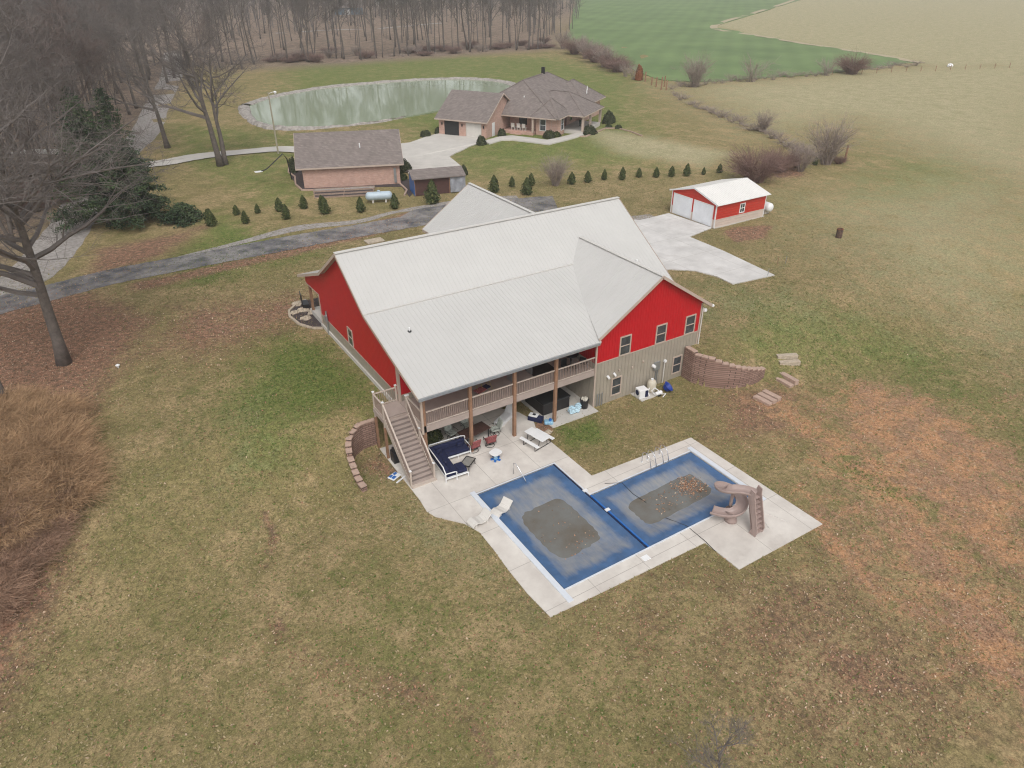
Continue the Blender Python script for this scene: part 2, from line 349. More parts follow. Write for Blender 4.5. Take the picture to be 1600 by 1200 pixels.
    m2 = t.nodes.new('ShaderNodeMapRange'); t.links.new(nE, m2.inputs[0]); m2.inputs[1].default_value = .25; m2.inputs[2].default_value = .75; m2.inputs[3].default_value = .6; m2.inputs[4].default_value = 1.45
    sc = t.nodes.new('ShaderNodeVectorMath'); sc.operation = 'SCALE'; t.links.new(base, sc.inputs[0]); t.links.new(mth('MULTIPLY', mul.outputs[0], m2.outputs[0]), sc.inputs['Scale'])
    t.links.new(sc.outputs[0], p.inputs['Base Color'])
    bp = t.nodes.new('ShaderNodeBump'); bp.inputs['Strength'].default_value = .7; bp.inputs['Distance'].default_value = .08
    t.links.new(mth('ADD', nD, mth('MULTIPLY', nC, 1.5)), bp.inputs['Height']); t.links.new(bp.outputs[0], p.inputs['Normal'])
    return m
M['ground'] = gmat()
g = fastmesh('ground', np.stack([X, Y, Z], 1), F, M['ground'], smooth=True); tag(g, kind='structure')
for nm, ch in (('mask1', (dirt, green, leaf)), ('mask2', (straw, wood_, crop))):
    at = g.data.color_attributes.new(nm, 'FLOAT_COLOR', 'POINT')
    at.data.foreach_set('color', np.stack([*ch, np.ones(len(X))], 1).astype(np.float32).ravel())
# sheets laid on the ground
def interp(mask, x, y): # nearest grid value
    i = np.clip(np.searchsorted(GX, x), 0, nx-1); j = np.clip(np.searchsorted(GY, y), 0, ny-1); return mask.reshape(ny, nx)[j, i]
def sheet(name, poly, mt, dz=.03, sub=3, kind='structure', skirt=.25, flat=None):
    mb = MB(); zf = (lambda x, y: H(x, y)+dz) if flat is None else (lambda x, y: flat+dz)
    out = []
    for i in range(len(poly)):
        a = poly[i]; b = poly[(i+1) % len(poly)]
        for k in range(sub): t = k/sub; out.append((a[0]+(b[0]-a[0])*t, a[1]+(b[1]-a[1])*t))
    mb.prism(out, lambda x, y: zf(x, y)-skirt, zf); o = mb.build(name, mt); tag(o, kind=kind); return o
def strip(name, line, mt, wdt, dz=.03):
    """ribbon road along a world centre line"""
    pts = [Vector((x, y, 0)) for x, y in line]; ws = wdt if hasattr(wdt, '__len__') else [wdt]*len(pts)
    fine = []; fw = []
    for i in range(len(pts)-1):
        p0 = pts[max(i-1, 0)]; p1 = pts[i]; p2 = pts[i+1]; p3 = pts[min(i+2, len(pts)-1)]
        for k in range(10):
            t = k/10; fine.append(.5*((2*p1)+(p2-p0)*t+(2*p0-5*p1+4*p2-p3)*t*t+(3*p1-p0-3*p2+p3)*t**3)); fw.append(ws[i]+(ws[i+1]-ws[i])*t)
    fine.append(pts[-1]); fw.append(ws[-1]); mb = MB(); v = []; f = []
    for i, p in enumerate(fine):
        d = (fine[min(i+1, len(fine)-1)]-fine[max(i-1, 0)]).normalized(); n = Vector((-d.y, d.x, 0))
        for k in range(5):
            q = p+n*fw[i]*(k/4-.5)*(1+.03*math.sin(i*1.7+k)); v.append((q.x, q.y, H(q.x, q.y)+dz))
        if i:
            for k in range(4): a = (i-1)*5+k; f.append((a, a+1, a+6, a+5))
    mb.add(v, f); o = mb.build(name, mt); tag(o, kind='structure'); return o
asph = PP([(-60, 492), (60, 462), (160, 436), (250, 418), (350, 399), (430, 384), (500, 371), (580, 357), (650, 345), (700, 337)])
mid = [(18.5, 38.2), (26, 36.5), (33, 33)]
strip('asphalt_drive', asph+mid, M['asphalt'], [4.2, 4.0, 3.9, 3.9, 3.9, 3.9, 3.9, 3.9, 3.9, 4.0, 4.3, 6, 8], .035)
strip('gravel_verge', PP([(280, 402), (380, 378), (470, 356), (560, 346)])+[(17, 40.8), (25, 39.8), (31, 38)], M['gravel'], [.5, 1.0, 1.8, 1.2, .8, 3.0, 2], .02)
strip('lane', PP([(-40, 462), (30, 440), (75, 400), (112, 350), (140, 300), (185, 250), (228, 205), (248, 160), (268, 118), (270, 80)]), M['gravel'], [3.6, 4.5, 4.6, 4.4, 4.2, 4.2, 4.6, 4.6, 5, 5], .02)
strip('neighbour_drive', PP([(20, 238), (120, 240), (200, 258), (250, 256), (300, 247), (360, 240), (430, 234), (480, 235)])+[(21, 76), (30, 73.5)], M['conc'], [3, 3, 3.2, 3.4, 3.3, 3.3, 3.3, 3.4, 3.8, 5], .12)
sheet('neighbour_court', PP([(620, 226), (640, 224), (668, 214), (700, 207), (735, 213), (762, 221), (735, 229), (712, 240), (702, 246), (722, 262), (724, 276), (640, 276), (628, 250)]), M['conc'], .14)
sheet('front_walk', PP([(756, 222), (780, 215), (800, 213), (855, 220), (905, 208), (912, 212), (858, 227), (800, 220), (785, 220), (765, 226)]), M['conc'], .17)
def patmat(nm='patio_concrete', ca=(.55, .50, .455), cb_=(.63, .59, .54), sz=3.1):
    m = mat(nm, ca, .85, .10, .45, col2=cb_, bump=.1, bscale=30); t = m.node_tree; p = t.nodes['Principled BSDF']
    src = p.inputs['Base Color'].links[0].from_socket
    tc = t.nodes.new('ShaderNodeTexCoord'); b = t.nodes.new('ShaderNodeTexBrick'); b.offset = 0; b.inputs['Scale'].default_value = 1
    b.inputs['Brick Width'].default_value = sz; b.inputs['Row Height'].default_value = sz; b.inputs['Mortar Size'].default_value = .014
    mp = t.nodes.new('ShaderNodeMapping'); mp.inputs['Location'].default_value = (.4, .6, 0); t.links.new(tc.outputs['Object'], mp.inputs[0]); t.links.new(mp.outputs[0], b.inputs['Vector'])
    mx = t.nodes.new('ShaderNodeMix'); mx.data_type = 'RGBA'; t.links.new(b.outputs['Fac'], mx.inputs[0]); t.links.new(src, mx.inputs[6]); mx.inputs[7].default_value = (.33, .30, .27, 1)
    n = t.nodes.new('ShaderNodeTexNoise'); n.inputs['Scale'].default_value = .8; n.inputs['Detail'].default_value = 7; n.inputs['Roughness'].default_value = .75; t.links.new(tc.outputs['Object'], n.inputs['Vector'])
    r = t.nodes.new('ShaderNodeMapRange'); t.links.new(n.outputs['Fac'], r.inputs[0]); r.inputs[1].default_value = .55; r.inputs[2].default_value = .75; r.inputs[4].default_value = .35
    m2 = t.nodes.new('ShaderNodeMix'); m2.data_type = 'RGBA'; t.links.new(r.outputs[0], m2.inputs[0]); t.links.new(mx.outputs[2], m2.inputs[6]); m2.inputs[7].default_value = (.33, .28, .24, 1)
    t.links.new(m2.outputs[2], p.inputs['Base Color']); return m
M['drivec'] = patmat('drive_concrete', (.53, .51, .49), (.60, .58, .56), 4.6)
drv = [(22.6, 27.0), (34.5, 27.0)] + PP([(1000, 345), (1045, 334), (1112, 357), (1077, 371), (1130, 393), (1210, 431), (1145, 445), (1120, 433), (1085, 424), (1048, 422)]) + [(25, 13.5), (22.2, 14)]
sheet('concrete_apron', drv, M['drivec'], .09, 4)
sheet('gravel_pad', PP([(985, 338), (1015, 335), (1030, 342), (1000, 350)]), M['gravel'], .03)
# patio and pool surround
PAT = [(-1.62, 3.3), (-1.66, -1.1)] + PP([(656, 782), (667, 800), (680, 808), (700, 813), (726, 819), (749, 832), (771, 859), (794, 891), (824, 928), (860, 965)], 0) + \
      [(9.5, -13.65), (9.55, -15.95), (15.95, -16.02), (15.75, -6.25), (7.95, -5.98), (7.88, -1.9), (7.7, -.6), (8.3, .8), (8.0, 2.2), (7.2, 3.28)]
POOL = [(1.3, -3.84), (6.72, -3.84), (6.72, -7.35), (14.66, -7.35), (14.66, -12.34), (1.3, -12.34)]
def holed(outer, hole, z):
    L = [[Vector((x, y, 0)) for x, y in outer], [Vector((x, y, 0)) for x, y in hole]]
    tri = tessellate_polygon(L); pts = outer+hole; mb = MB()
    n = len(pts); f = []
    for q in tri:
        a, b, c = [Vector((*pts[i], 0)) for i in q]; f.append(tuple(q) if (b-a).cross(c-a).z > 0 else tuple(q)[::-1])
    v = [(x, y, z) for x, y in pts]+[(x, y, z-.5) for x, y in pts]
    for lo, m in ((0, len(outer)), (len(outer), len(hole))):
        for i in range(m): a = lo+i; b = lo+(i+1) % m; f.append((a, a+n, b+n, b))
    mb.v = v; mb.f = f; return mb
M['patio'] = patmat()
tag(holed(PAT, POOL, .05).build('patio', M['patio']), kind='structure')
MB().box(8.9, -.62, -.2, 12.66, 3.28, .06).build('tub_pad', M['conc'])
bpy.data.objects['tub_pad'].name = 'concrete_pad'; tag(bpy.data.objects['concrete_pad'], kind='structure')
MB().box(16.0, -1.25, -.2, 17.3, -.05, .07).build('equipment_pad', M['conc'])['kind'] = 'structure'

M['crop'] = mat('winter_wheat', (.115, .18, .06), .95, .12, .05, col2=(.145, .21, .075))
t = M['crop'].node_tree; p = t.nodes['Principled BSDF']; src = p.inputs['Base Color'].links[0].from_socket; tc = t.nodes.new('ShaderNodeTexCoord')
wv = t.nodes.new('ShaderNodeTexWave'); wv.inputs['Scale'].default_value = .05; wv.inputs['Distortion'].default_value = 1.5; wv.inputs['Detail'].default_value = 4; wv.inputs['Detail Scale'].default_value = .6; mp = t.nodes.new('ShaderNodeMapping'); mp.inputs['Rotation'].default_value = (0, 0, R(48)); t.links.new(tc.outputs['Object'], mp.inputs[0]); t.links.new(mp.outputs[0], wv.inputs['Vector'])
mr_ = t.nodes.new('ShaderNodeMapRange'); mr_.inputs[3].default_value = .94; mr_.inputs[4].default_value = 1.05; t.links.new(wv.outputs['Fac'], mr_.inputs[0]); sc_ = t.nodes.new('ShaderNodeVectorMath'); sc_.operation = 'SCALE'; t.links.new(src, sc_.inputs[0]); t.links.new(mr_.outputs[0], sc_.inputs['Scale']); t.links.new(sc_.outputs[0], p.inputs['Base Color'])
def wob(L, n=8, a=.6):
    rg = random.Random(9); out = []
    for p, q in zip(L, L[1:]+L[:1]):
        for k in range(n): out.append((p[0]+(q[0]-p[0])*k/n+rg.uniform(-a, a), p[1]+(q[1]-p[1])*k/n+rg.uniform(-a, a)))
    return out
cf = PP([(885, 66), (893, 30), (900, 0), (905, -30), (1330, -30), (1250, 0), (1115, 42), (1180, 55), (1240, 65), (1350, 82), (1435, 98), (1300, 115), (1180, 123), (1090, 129), (1030, 125), (960, 98)])
sheet('crop_field', wob(cf), M['crop'], .16, 1, skirt=.4)
strip('straw_margin', PP([(1330, -34), (1250, -3), (1180, 20), (1115, 42), (1180, 56), (1240, 66), (1350, 83), (1440, 99)]), mat('straw_edge', (.40, .33, .22), .95, .15, .3), 3.0, .19)
# ---------------------------------------------------------------- red house
hs_ = thing('house', 'large red and tan house with a long pale metal roof and covered deck', 'house')
def clipseg(poly, axis_, val):
    """interval of convex polygon poly along the line coord[axis]=val"""
    r = []; n = len(poly)
    for i in range(n):
        a = poly[i]; b = poly[(i+1) % n]
        if (a[axis_]-val)*(b[axis_]-val) < 0:
            t = (val-a[axis_])/(b[axis_]-a[axis_]); r.append(a[1-axis_]+(b[1-axis_]-a[1-axis_])*t)
    return (min(r), max(r)) if len(r) >= 2 else None
def roofplane(poly, zf, ribaxis, name='roof', parent=hs_, th=.10, step=.305, mt='roof', ribs=True):
    mb = MB(); mb.prism(poly, lambda x, y: zf(x, y)-th, zf)
    if ribs:
        lo = min(p[ribaxis] for p in poly); hi = max(p[ribaxis] for p in poly); v = lo+.07
        while v < hi-.03:
            c = clipseg(poly, ribaxis, v)
            if c and c[1]-c[0] > .1:
                a, b = ((v, c[0]), (v, c[1])) if ribaxis == 0 else ((c[0], v), (c[1], v))
                mb.bar((*a, zf(*a)+.006), (*b, zf(*b)+.007), .04, .018)
            v += step
    return mb.build(name, M[mt], parent)
s1 = 2.7/4.1; s2 = 2.2/7.4
zu = lambda x, y: 7.5+(y-6.9)*s1
zl = lambda x, y: 7.5-(6.9-y)*s2
zb = lambda x, y: 10.2-(y-11)*s1
zp = lambda x, y: 7.5-(y-15.1)*.368
wl = lambda x, y: 8.7-.64*(17.5-x)
wr = lambda x, y: 8.7-.64*(x-17.5)
rf = roofplane([(-.4, 6.9), (17.5, 6.9), (17.5, 11), (-.4, 11)], zu, 0)
roofplane([(17.5, 3.72), (23, 3.72), (23, 11), (17.5, 11)], zu, 0)
rf2 = roofplane([(-.4, -.5), (12.6, -.5), (15.9, 6.9), (-.4, 6.9)], zl, 0)
rf3 = roofplane([(12.45, -.42), (17.5, -.42), (17.5, 9.15), (15.45, 7.15)], wl, 1)
roofplane([(17.5, -.42), (22.5, -.42), (22.5, 4.2), (17.5, 9.15)], wr, 1)
roofplane([(-.4, 11), (23, 11), (23, 15.1), (-.4, 15.1)], zb, 0)
roofplane([(-.4, 15.1), (23, 15.1), (23, 20.8), (-.4, 20.8)], zp, 0)
gw = lambda x, y: 8.9-.69*(17.42-x); ge = lambda x, y: 8.9-.69*(x-17.42)
roofplane([(12.5, 14.5), (17.42, 12.6), (17.42, 25.2), (12.5, 25.2)], gw, 1)
roofplane([(17.42, 12.6), (22.34, 14.5), (22.34, 25.2), (17.42, 25.2)], ge, 1)
# caps and trims
cap = MB()
def vcap(p, q, wd=.22): # low peaked cap strip
    cap.bar(p, q, wd, .05)
vcap((-.42, 11, 10.24), (23.02, 11, 10.24), .3); vcap((17.5, -.44, 8.74), (17.5, 8.55, 8.74), .28); vcap((17.42, 13.3, 8.94), (17.42, 25.22, 8.94), .28)
vcap((-.42, 6.9, 7.53), (15.75, 6.9, 7.53), .13)
cap.build('ridge_cap', M['roofcap'], hs_)
fa = MB()
def rake(p, q, h=.2, off=(0, 0, 0)):
    o = Vector(off); fa.bar(Vector(p)+o+Vector((0, 0, -h/2+.02)), Vector(q)+o+Vector((0, 0, -h/2+.02)), .03, h)
for X0 in (-.425, 23.025):
    rake((X0, 11, 10.2), (X0, 6.9, 7.5)); rake((X0, 11, 10.2), (X0, 15.1, 7.5)); rake((X0, 15.1, 7.5), (X0, 20.8, 5.4))
rake((-.425, 6.9, 7.5), (-.425, -.5, 5.3)); rake((23.025, 6.9, 7.5), (23.025, 3.72, 5.4))
rake((17.5, -.445, 8.72), (12.45, -.445, 5.49)); rake((17.5, -.445, 8.72), (22.5, -.445, 5.52))
rake((17.42, 25.23, 8.9), (12.5, 25.23, 5.5)); rake((17.42, 25.23, 8.9), (22.34, 25.23, 5.5))
fa.bar((22.525, -.44, 5.4), (22.525, 4.1, 5.4), .03, .2); fa.bar((12.475, 15.2, 5.4), (12.475, 25.2, 5.4), .03, .2); fa.bar((-.4, 20.825, 5.33), (12.4, 20.825, 5.33), .03, .2)
fa.build('fascia', M['trim'], hs_)
gt = MB(); gt.box(-.42, -.63, 5.13, 12.42, -.52, 5.27); gt.build('gutter', M['metal'], hs_)
gt2 = MB(); gt2.bar((22.6, -.4, 5.42), (22.6, 4.1, 5.42), .11, .12); gt2.tube([(22.12, -.06, 5.2), (22.12, -.06, 2.3)], .045, 6); gt2.build('gutter', M['offwhite'], hs_)
sf = MB(); sf.prism([(-.38, -.48), (12.6, -.48), (12.6, 3.3), (-.38, 3.3)], lambda x, y: zl(x, y)-.2, lambda x, y: zl(x, y)-.16); sf.build('soffit', M['trim'], hs_)
# walls
def zt(y): # roof underside along the left gable
    return (7.5-(6.9-y)*s2 if y < 6.9 else 7.5+(y-6.9)*s1 if y < 11 else 10.2-(y-11)*s1 if y < 15.1 else 7.5-(y-15.1)*.368)-.12
ys = [3.3, 6.9, 11, 15.1, 20.3]
Wt = MB(); Wr = MB(); B = 3.38
Wr.wall([(0, 3.3, B)]+[(0, y, zt(y)) for y in ys]+[(0, 20.3, 5.0), (0, 19.9, 4.85), (0, 17.45, 5.0), (0, 17.3, B)][0:], (-1, 0, 0), .18)
Wt.wall([(0, 3.3, 0), (0, 3.3, B), (0, 17.3, B), (0, 17.3, 0)], (-1, 0, 0), .18)
# front upper and lower recessed walls
Wr.wall([(.18, 3.3, B), (12.66, 3.3, B), (12.66, 3.3, zt(3.3)), (.18, 3.3, zt(3.3))], (0, -1, 0), .18)
Wt.wall([(.18, 3.3, 0), (12.66, 3.3, 0), (12.66, 3.3, B), (.18, 3.3, B)], (0, -1, 0), .18)
# wing
Wt.wall([(12.66, 0, 0), (22.03, 0, 0), (22.03, 0, B), (12.66, 0, B)], (0, -1, 0), .2)
Wr.wall([(12.66, 0, B), (22.03, 0, B), (22.03, 0, 5.68), (17.5, 0, 8.58), (12.66, 0, 5.48)], (0, -1, 0), .2)
Wt.wall([(12.66, .2, 0), (12.66, 3.3, 0), (12.66, 3.3, B), (12.66, .2, B)], (-1, 0, 0), .18)
Wr.wall([(12.66, .2, B), (12.66, 3.3, B), (12.66, 3.3, 6.2), (12.66, .2, 5.4)], (-1, 0, 0), .18)
Wt.wall([(22.03, .2, 0), (22.03, 17.3, 0), (22.03, 17.3, B), (22.03, .2, B)], (1, 0, 0), .18)
Wr.wall([(22.03, .2, B), (22.03, 17.3, B), (22.03, 17.3, 6.5), (22.03, 15.1, 7.35), (22.03, 11, 10.05), (22.03, 4.2, 5.6), (22.03, .2, 5.6)], (1, 0, 0), .18)
Wr.wall([(0.18, 17.3, B), (22, 17.3, B), (22, 17.3, 6.5), (.18, 17.3, 6.5)], (0, 1, 0), .18); Wt.wall([(0.18, 17.3, 2), (22, 17.3, 2), (22, 17.3, B), (.18, 17.3, B)], (0, 1, 0), .18)
Wt.wall([(13.1, 17.3, 2), (13.1, 24.7, 2), (13.1, 24.7, B), (13.1, 17.3, B)], (-1, 0, 0), .18); Wr.wall([(13.1, 17.3, B), (13.1, 24.7, B), (13.1, 24.7, 5.75), (13.1, 17.3, 5.75)], (-1, 0, 0), .18)
Wt.wall([(21.75, 17.3, 2), (21.75, 24.7, 2), (21.75, 24.7, B), (21.75, 17.3, B)], (1, 0, 0), .18); Wr.wall([(21.75, 17.3, B), (21.75, 24.7, B), (21.75, 24.7, 5.75), (21.75, 17.3, 5.75)], (1, 0, 0), .18)
Wt.wall([(13.28, 24.7, 2), (21.57, 24.7, 2), (21.57, 24.7, B), (13.28, 24.7, B)], (0, 1, 0), .18); Wr.wall([(13.28, 24.7, B), (21.57, 24.7, B), (21.57, 24.7, 5.8), (17.42, 24.7, 8.75), (13.28, 24.7, 5.8)], (0, 1, 0), .18)
Wr.build('upper_wall', M['red'], hs_); Wt.build('lower_wall', M['tan'], hs_)
for y in (17.9, 21.2):
    MB().box(21.76, y, 2.35, 21.80, y+2.6, 4.7).build('garage_door', M['offwhite'], hs_)
tr = MB()
tr.box(-.012, 3.28, B-.04, .0, 17.3, B+.03); tr.box(12.66, -.015, B-.035, 22.03, 0, B+.035)
tr.box(12.62, -.03, 0, 12.74, 0.0, 5.4); tr.box(21.93, -.03, 0, 22.05, -.0, 5.55); tr.box(22.03, -.03, 0, 22.06, .1, 5.5)
tr.box(-.03, 3.22, 2.98, .12, 3.3, 5.95); tr.box(-.035, 3.3, 2.3, -.0, 3.42, 6.0)
tr.box(-.03, 17.2, 2.3, 0, 17.32, 5.0); tr.bar((-.02, 17.4, 4.98), (-.02, 20.2, 4.86), .03, .07)
tr.box(.18, 3.285, B-.03, 12.6, 3.3, B+.03)
tr.build('corner_trim', M['trim'], hs_)
MB().box(-.10, 3.5, 1.5, -.001, 17.4, 2.58).build('foundation', M['conc'], hs_)
# windows
def window(cx, cz, w_, h_, face, pos, parent, trim='trim', cols=1, name='window'):
    """face: 'y-' 'x-' 'x+' ; pos = plane coordinate"""
    fr = MB(); pn = MB(); t = .09; s = -1 if face[1] == '-' else 1
    def bx(mb, u0, z0, u1, z1, d0, d1):
        a, b = sorted((pos+s*d0, pos+s*d1))
        mb.box(*((u0, a, z0, u1, b, z1) if face[0] == 'y' else (a, u0, z0, b, u1, z1)))
    bx(fr, cx-w_/2-t, cz-h_/2-t, cx-w_/2, cz+h_/2+t, 0, .05); bx(fr, cx+w_/2, cz-h_/2-t, cx+w_/2+t, cz+h_/2+t, 0, .05)
    bx(fr, cx-w_/2, cz+h_/2, cx+w_/2, cz+h_/2+t, 0, .05); bx(fr, cx-w_/2, cz-h_/2-t, cx+w_/2, cz-h_/2, 0, .06)
    bx(fr, cx-w_/2, cz-.03, cx+w_/2, cz+.03, .012, .035)
    for k in range(1, cols): u = cx-w_/2+w_*k/cols; bx(fr, u-.02, cz-h_/2, u+.02, cz+h_/2, .012, .033)
    f = fr.build(name, M[trim], parent); bx(pn, cx-w_/2, cz-h_/2, cx+w_/2, cz+h_/2, .002, .012)
    pn.build('pane', M['glass'], f); return f
for cx in (15.1, 18.3, 21.05): window(cx, 4.13, .8, 1.3, 'y-', 0, hs_)
for cx in (14.6, 20.25): window(cx, 1.12, .72, 1.25, 'y-', 0, hs_)
window(11.1, 4.05, .75, 1.2, 'x-', 0, hs_)
window(7, 12, 0, 0, 'y-', 0, hs_) if False else None
dr = MB(); dr.box(4.2, 3.27, 3.02, 6.0, 3.285, 5.1); dr.build('patio_door', M['glass'], hs_)
for q_ in (2.8, 8.5): MB().box(q_, 3.27, .08, q_+1.9, 3.285, 2.1).build('patio_door', M['glass'], hs_)
for k in (8.2, 10.6): window(k, 4.3, 1.0, 1.3, 'y-', 3.3, hs_)
# deck
dk = MB(); dk.box(.0, .05, 2.86, 12.6, 3.27, 2.98); dkk = dk.build('deck_floor', M['deck'], hs_)
rm = MB(); rm.box(-.03, -.02, 2.55, 12.6, .05, 3.0); rm.box(-.03, .05, 2.55, .0, 3.27, 3.0)
for k in range(1, 32): rm.box(k*.4, .05, 2.62, k*.4+.045, 3.25, 2.86)
rm.build('deck_rim', M['deck'], hs_)
px_ = [0.1, 3.14, 6.28, 9.42]
for x in px_:
    p = MB(); p.box(x-.1, -.12 if x > 1 else -.02, .0, x+.1, .08 if x > 1 else .18, 5.17); p.build('deck_post', M['wood'], hs_, bevel=.01)
MB().box(-.12, -.1, 2.5, -.0, .02, 5.1).build('post_trim', M['trim'], hs_); MB().box(12.55, -.12, 2.9, 12.66, -.02, 5.2).build('post_trim', M['trim'], hs_)
MB().box(-.38, -.5, 4.98, 12.5, -.4, 5.14).build('eave_beam', M['trim'], hs_) if False else None
MB().box(0, -.1, 4.93, 12.6, .1, 5.13).build('eave_beam', M['wood'], hs_)
def rail(pa, pb, zf=lambda t: 2.98, n=None, name='railing', h=.95, parent=hs_, mt='rail', up=(0, 0, 1)):
    a = Vector(pa); b = Vector(pb); L = (b-a).length; mb = MB(); bl = MB()
    n = n or int(L/.125)
    for k in range(1, n):
        q = a+(b-a)*(k/n); bl.cb(q.x, q.y, q.z+.08, .03, .03, h-.1)
    mb.bar(a+Vector((0, 0, h)), b+Vector((0, 0, h)), .09, .05); mb.bar(a+Vector((0, 0, .09)), b+Vector((0, 0, .09)), .05, .06)
    r_ = mb.build(name, M[mt], parent); bl.build('balusters', M['baluster'], r_); return r_
M['baluster'] = mat('brown_baluster', (.30, .225, .19), .6, .08)
for a, b in ((.22, 3.03), (3.25, 6.17), (6.39, 9.31), (9.53, 12.55)): rail((a, 0, 2.98), (b, 0, 2.98))
rail((0.02, .2, 2.98), (0.02, 2.05, 2.98))
# stair with landing
LZ = 2.96
st = MB(); st.box(-1.58, 2.1, LZ-.06, -.03, 3.55, LZ); st.box(-1.64, 2.04, LZ-.34, -.03, 3.6, LZ-.06); st.build('landing', M['deck'], hs_)
nst = 15; run = 3.3/nst; rise = LZ/(nst+1); st = MB(); rs = MB()
for k in range(nst):
    y1 = 2.1-k*run; z1 = LZ-(k+1)*rise
    st.box(-1.5, y1-run-.03, z1-.04, -.1, y1, z1)
    rs.box(-1.48, y1-.02, z1, -.12, y1, z1+rise-.04)
st.build('stair_tread', M['deck'], hs_); rs.build('stair_riser', mat('riser', (.21, .17, .155), .8, .08), hs_)
sg = MB()
for x in (-1.56, -.07):
    sg.bar((x, 2.1, LZ-.2), (x, -1.25, .03), .05, .34)
sg.box(-1.6, -1.45, .05, -.02, -1.1, .14)
sg.build('stringer', M['rail'], hs_)
for x in (-1.56, -.07): rail((x, 2.05, LZ), (x, -1.2, .12), n=24)
rail((-1.56, 2.15, LZ), (-1.56, 3.5, LZ)); rail((-1.56, 3.52, LZ), (-.1, 3.52, LZ))
for x, y, z0, z1 in ((-1.56, 3.52, .0, 4.05), (-1.56, 2.1, .0, 4.05), (-.1, 3.52, LZ, 4.05), (-.07, 2.08, LZ, 4.05), (.06, 2.08, LZ, 4.05), (-1.56, -1.22, .05, 1.15), (-.07, -1.22, .05, 1.15), (-.07, .45, 1.6, 2.65)):
    q = MB(); q.cb(x, y, max(z0, 2.3 if z0 == 0 else z0), .1, .1, z1-max(z0, 2.3 if z0 == 0 else z0)); q = q.build('newel_post', M['rail'], hs_)
    MB().cb(x, y, z1, .14, .14, .05).build('post_cap', M['white'], q)
    if z0 == 0: MB().cb(x, y, 0, .14, .14, 2.3).build('stair_post', M['wood'], hs_)
# porch at the front end
for x in (0.12, 6, 12): MB().cb(x, 19.75, 2.3, .18, .18, 2.75).build('porch_post', M['wood'], hs_)
MB().box(0, 17.4, 2.2, 13, 20.2, 2.72).build('porch_floor', M['conc'], hs_)
# fittings on the walls and roof
def pipe(name, pts, r, mt, n=8): return MB().tube(pts, r, n).build(name, M[mt], hs_)
for x, y, zf in ((1.6, 4.6, zl), (20.9, 5.9, zu)):
    z = zf(x, y); q = MB().cyl(x, y, z-.02, z+.28, .05); q = q.build('vent_pipe', M['white'], hs_); MB().cyl(x, y, z-.01, z+.05, .12).build('vent_boot', M['black'], q)
pipe('conduit', [(-.09, 15.8, 2.1), (-.09, 15.8, 4.2)], .07, 'metal'); MB().cb(-.14, 15.8, 3.4, .14, .3, .45).build('meter_box', M['metal'], hs_)
for x in (12.95, 13.15, 13.36): pipe('conduit', [(x, -.07, 0), (x, -.07, 1.0)], .035, 'metal')
for x, z in ((13.75, 2.15), (14.3, 2.2)):
    q = MB(); q.tube([(x, -.02, z), (x-.03, -.28, z-.06)], [.09, .075], 10); q.build('wall_vent', M['white'], hs_)
for x, z in ((14.75, 2.25), (15.9, 2.15), (16.9, 2.3)): MB().cyl(x, -.05, z, z+.12, .06).build('wall_vent', M['trim'], hs_)
MB().box(17.95, -.16, 1.35, 18.45, 0, 1.95).build('meter_box', M['metal'], hs_); MB().tube([(17.85, -.05, 1.75), (17.85, -.28, 1.75)], [.13, .11], 14).build('meter', M['white'], hs_)
pipe('conduit', [(18.2, -.07, 0), (18.2, -.07, 1.4)], .04, 'metal'); pipe('conduit', [(18.35, -.07, 0), (18.35, -.07, 1.4)], .03, 'metal')
pipe('conduit', [(18.95, -.07, 0), (18.95, -.07, 1.75)], .04, 'offwhite'); MB().cb(18.95, -.1, 1.75, .18, .16, .16).build('conduit_head', M['white'], hs_)
pipe('conduit', [(21.1, -.05, 0.2), (21.1, -.05, 1.9)], .04, 'offwhite')
MB().lathe([(.02, 4.82), (.12, 4.88), (.15, 5.0), (.1, 5.1), (.03, 5.14)], 22.3, -.1, 12).build('security_light', M['white'], hs_)
MB().lathe([(.02, 5.2), (.09, 5.25), (.1, 5.35), (.03, 5.42)], 22.75, -.35, 12).build('security_light', M['white'], hs_)
# ---------------------------------------------------------------- retaining walls
def retwall(line, tops, label, base=-.1):
    t = thing('retaining_wall', label, 'retaining wall', (line[0][0], line[0][1], 0))
    ox, oy = line[0]; mb = MB(); cp = MB(); pts = [Vector((x-ox, y-oy, 0)) for x, y in line]
    # resample
    segs = []; L = [0]
    for a, b in zip(pts, pts[1:]): L.append(L[-1]+(b-a).length)
    n = int(L[-1]/.45); rs_ = []
    for k in range(n+1):
        s = L[-1]*k/n
        for i in range(len(pts)-1):
            if s <= L[i+1]+1e-6: u = (s-L[i])/(L[i+1]-L[i]); rs_.append((pts[i].lerp(pts[i+1], u), tops[i]+(tops[i+1]-tops[i])*u)); break
    for k in range(len(rs_)-1):
        (a, za), (b, zb_) = rs_[k], rs_[k+1]; zt_ = round(max(za, zb_)/.15)*.15; d = (b-a).normalized()*.01
        m = (zt_+base)/2; mb.bar(a-d*4+Vector((0, 0, m)), b+d*4+Vector((0, 0, m)), .3+.002*(k % 2), zt_-base)
        cp.bar(a+d+Vector((0, 0, zt_+.045)), b-d+Vector((0, 0, zt_+.045)), .38, .09)
    mb.build('block_wall', M['block'], t); cp.build('cap_stone', M['blockcap'], t, bevel=.015)
retwall(WL, [1.85, 1.8, 1.6, 1.3, .9, .62, .4, .22], 'curved brown block retaining wall stepping down beside the deck stair')
retwall(WR, [2.35, 2.3, 2.2, 1.85, 1.45, 1.0, .75], 'curved brown block retaining wall stepping down from the right corner of the red house')
ANG = (R(-86), R(-92), R(-25))
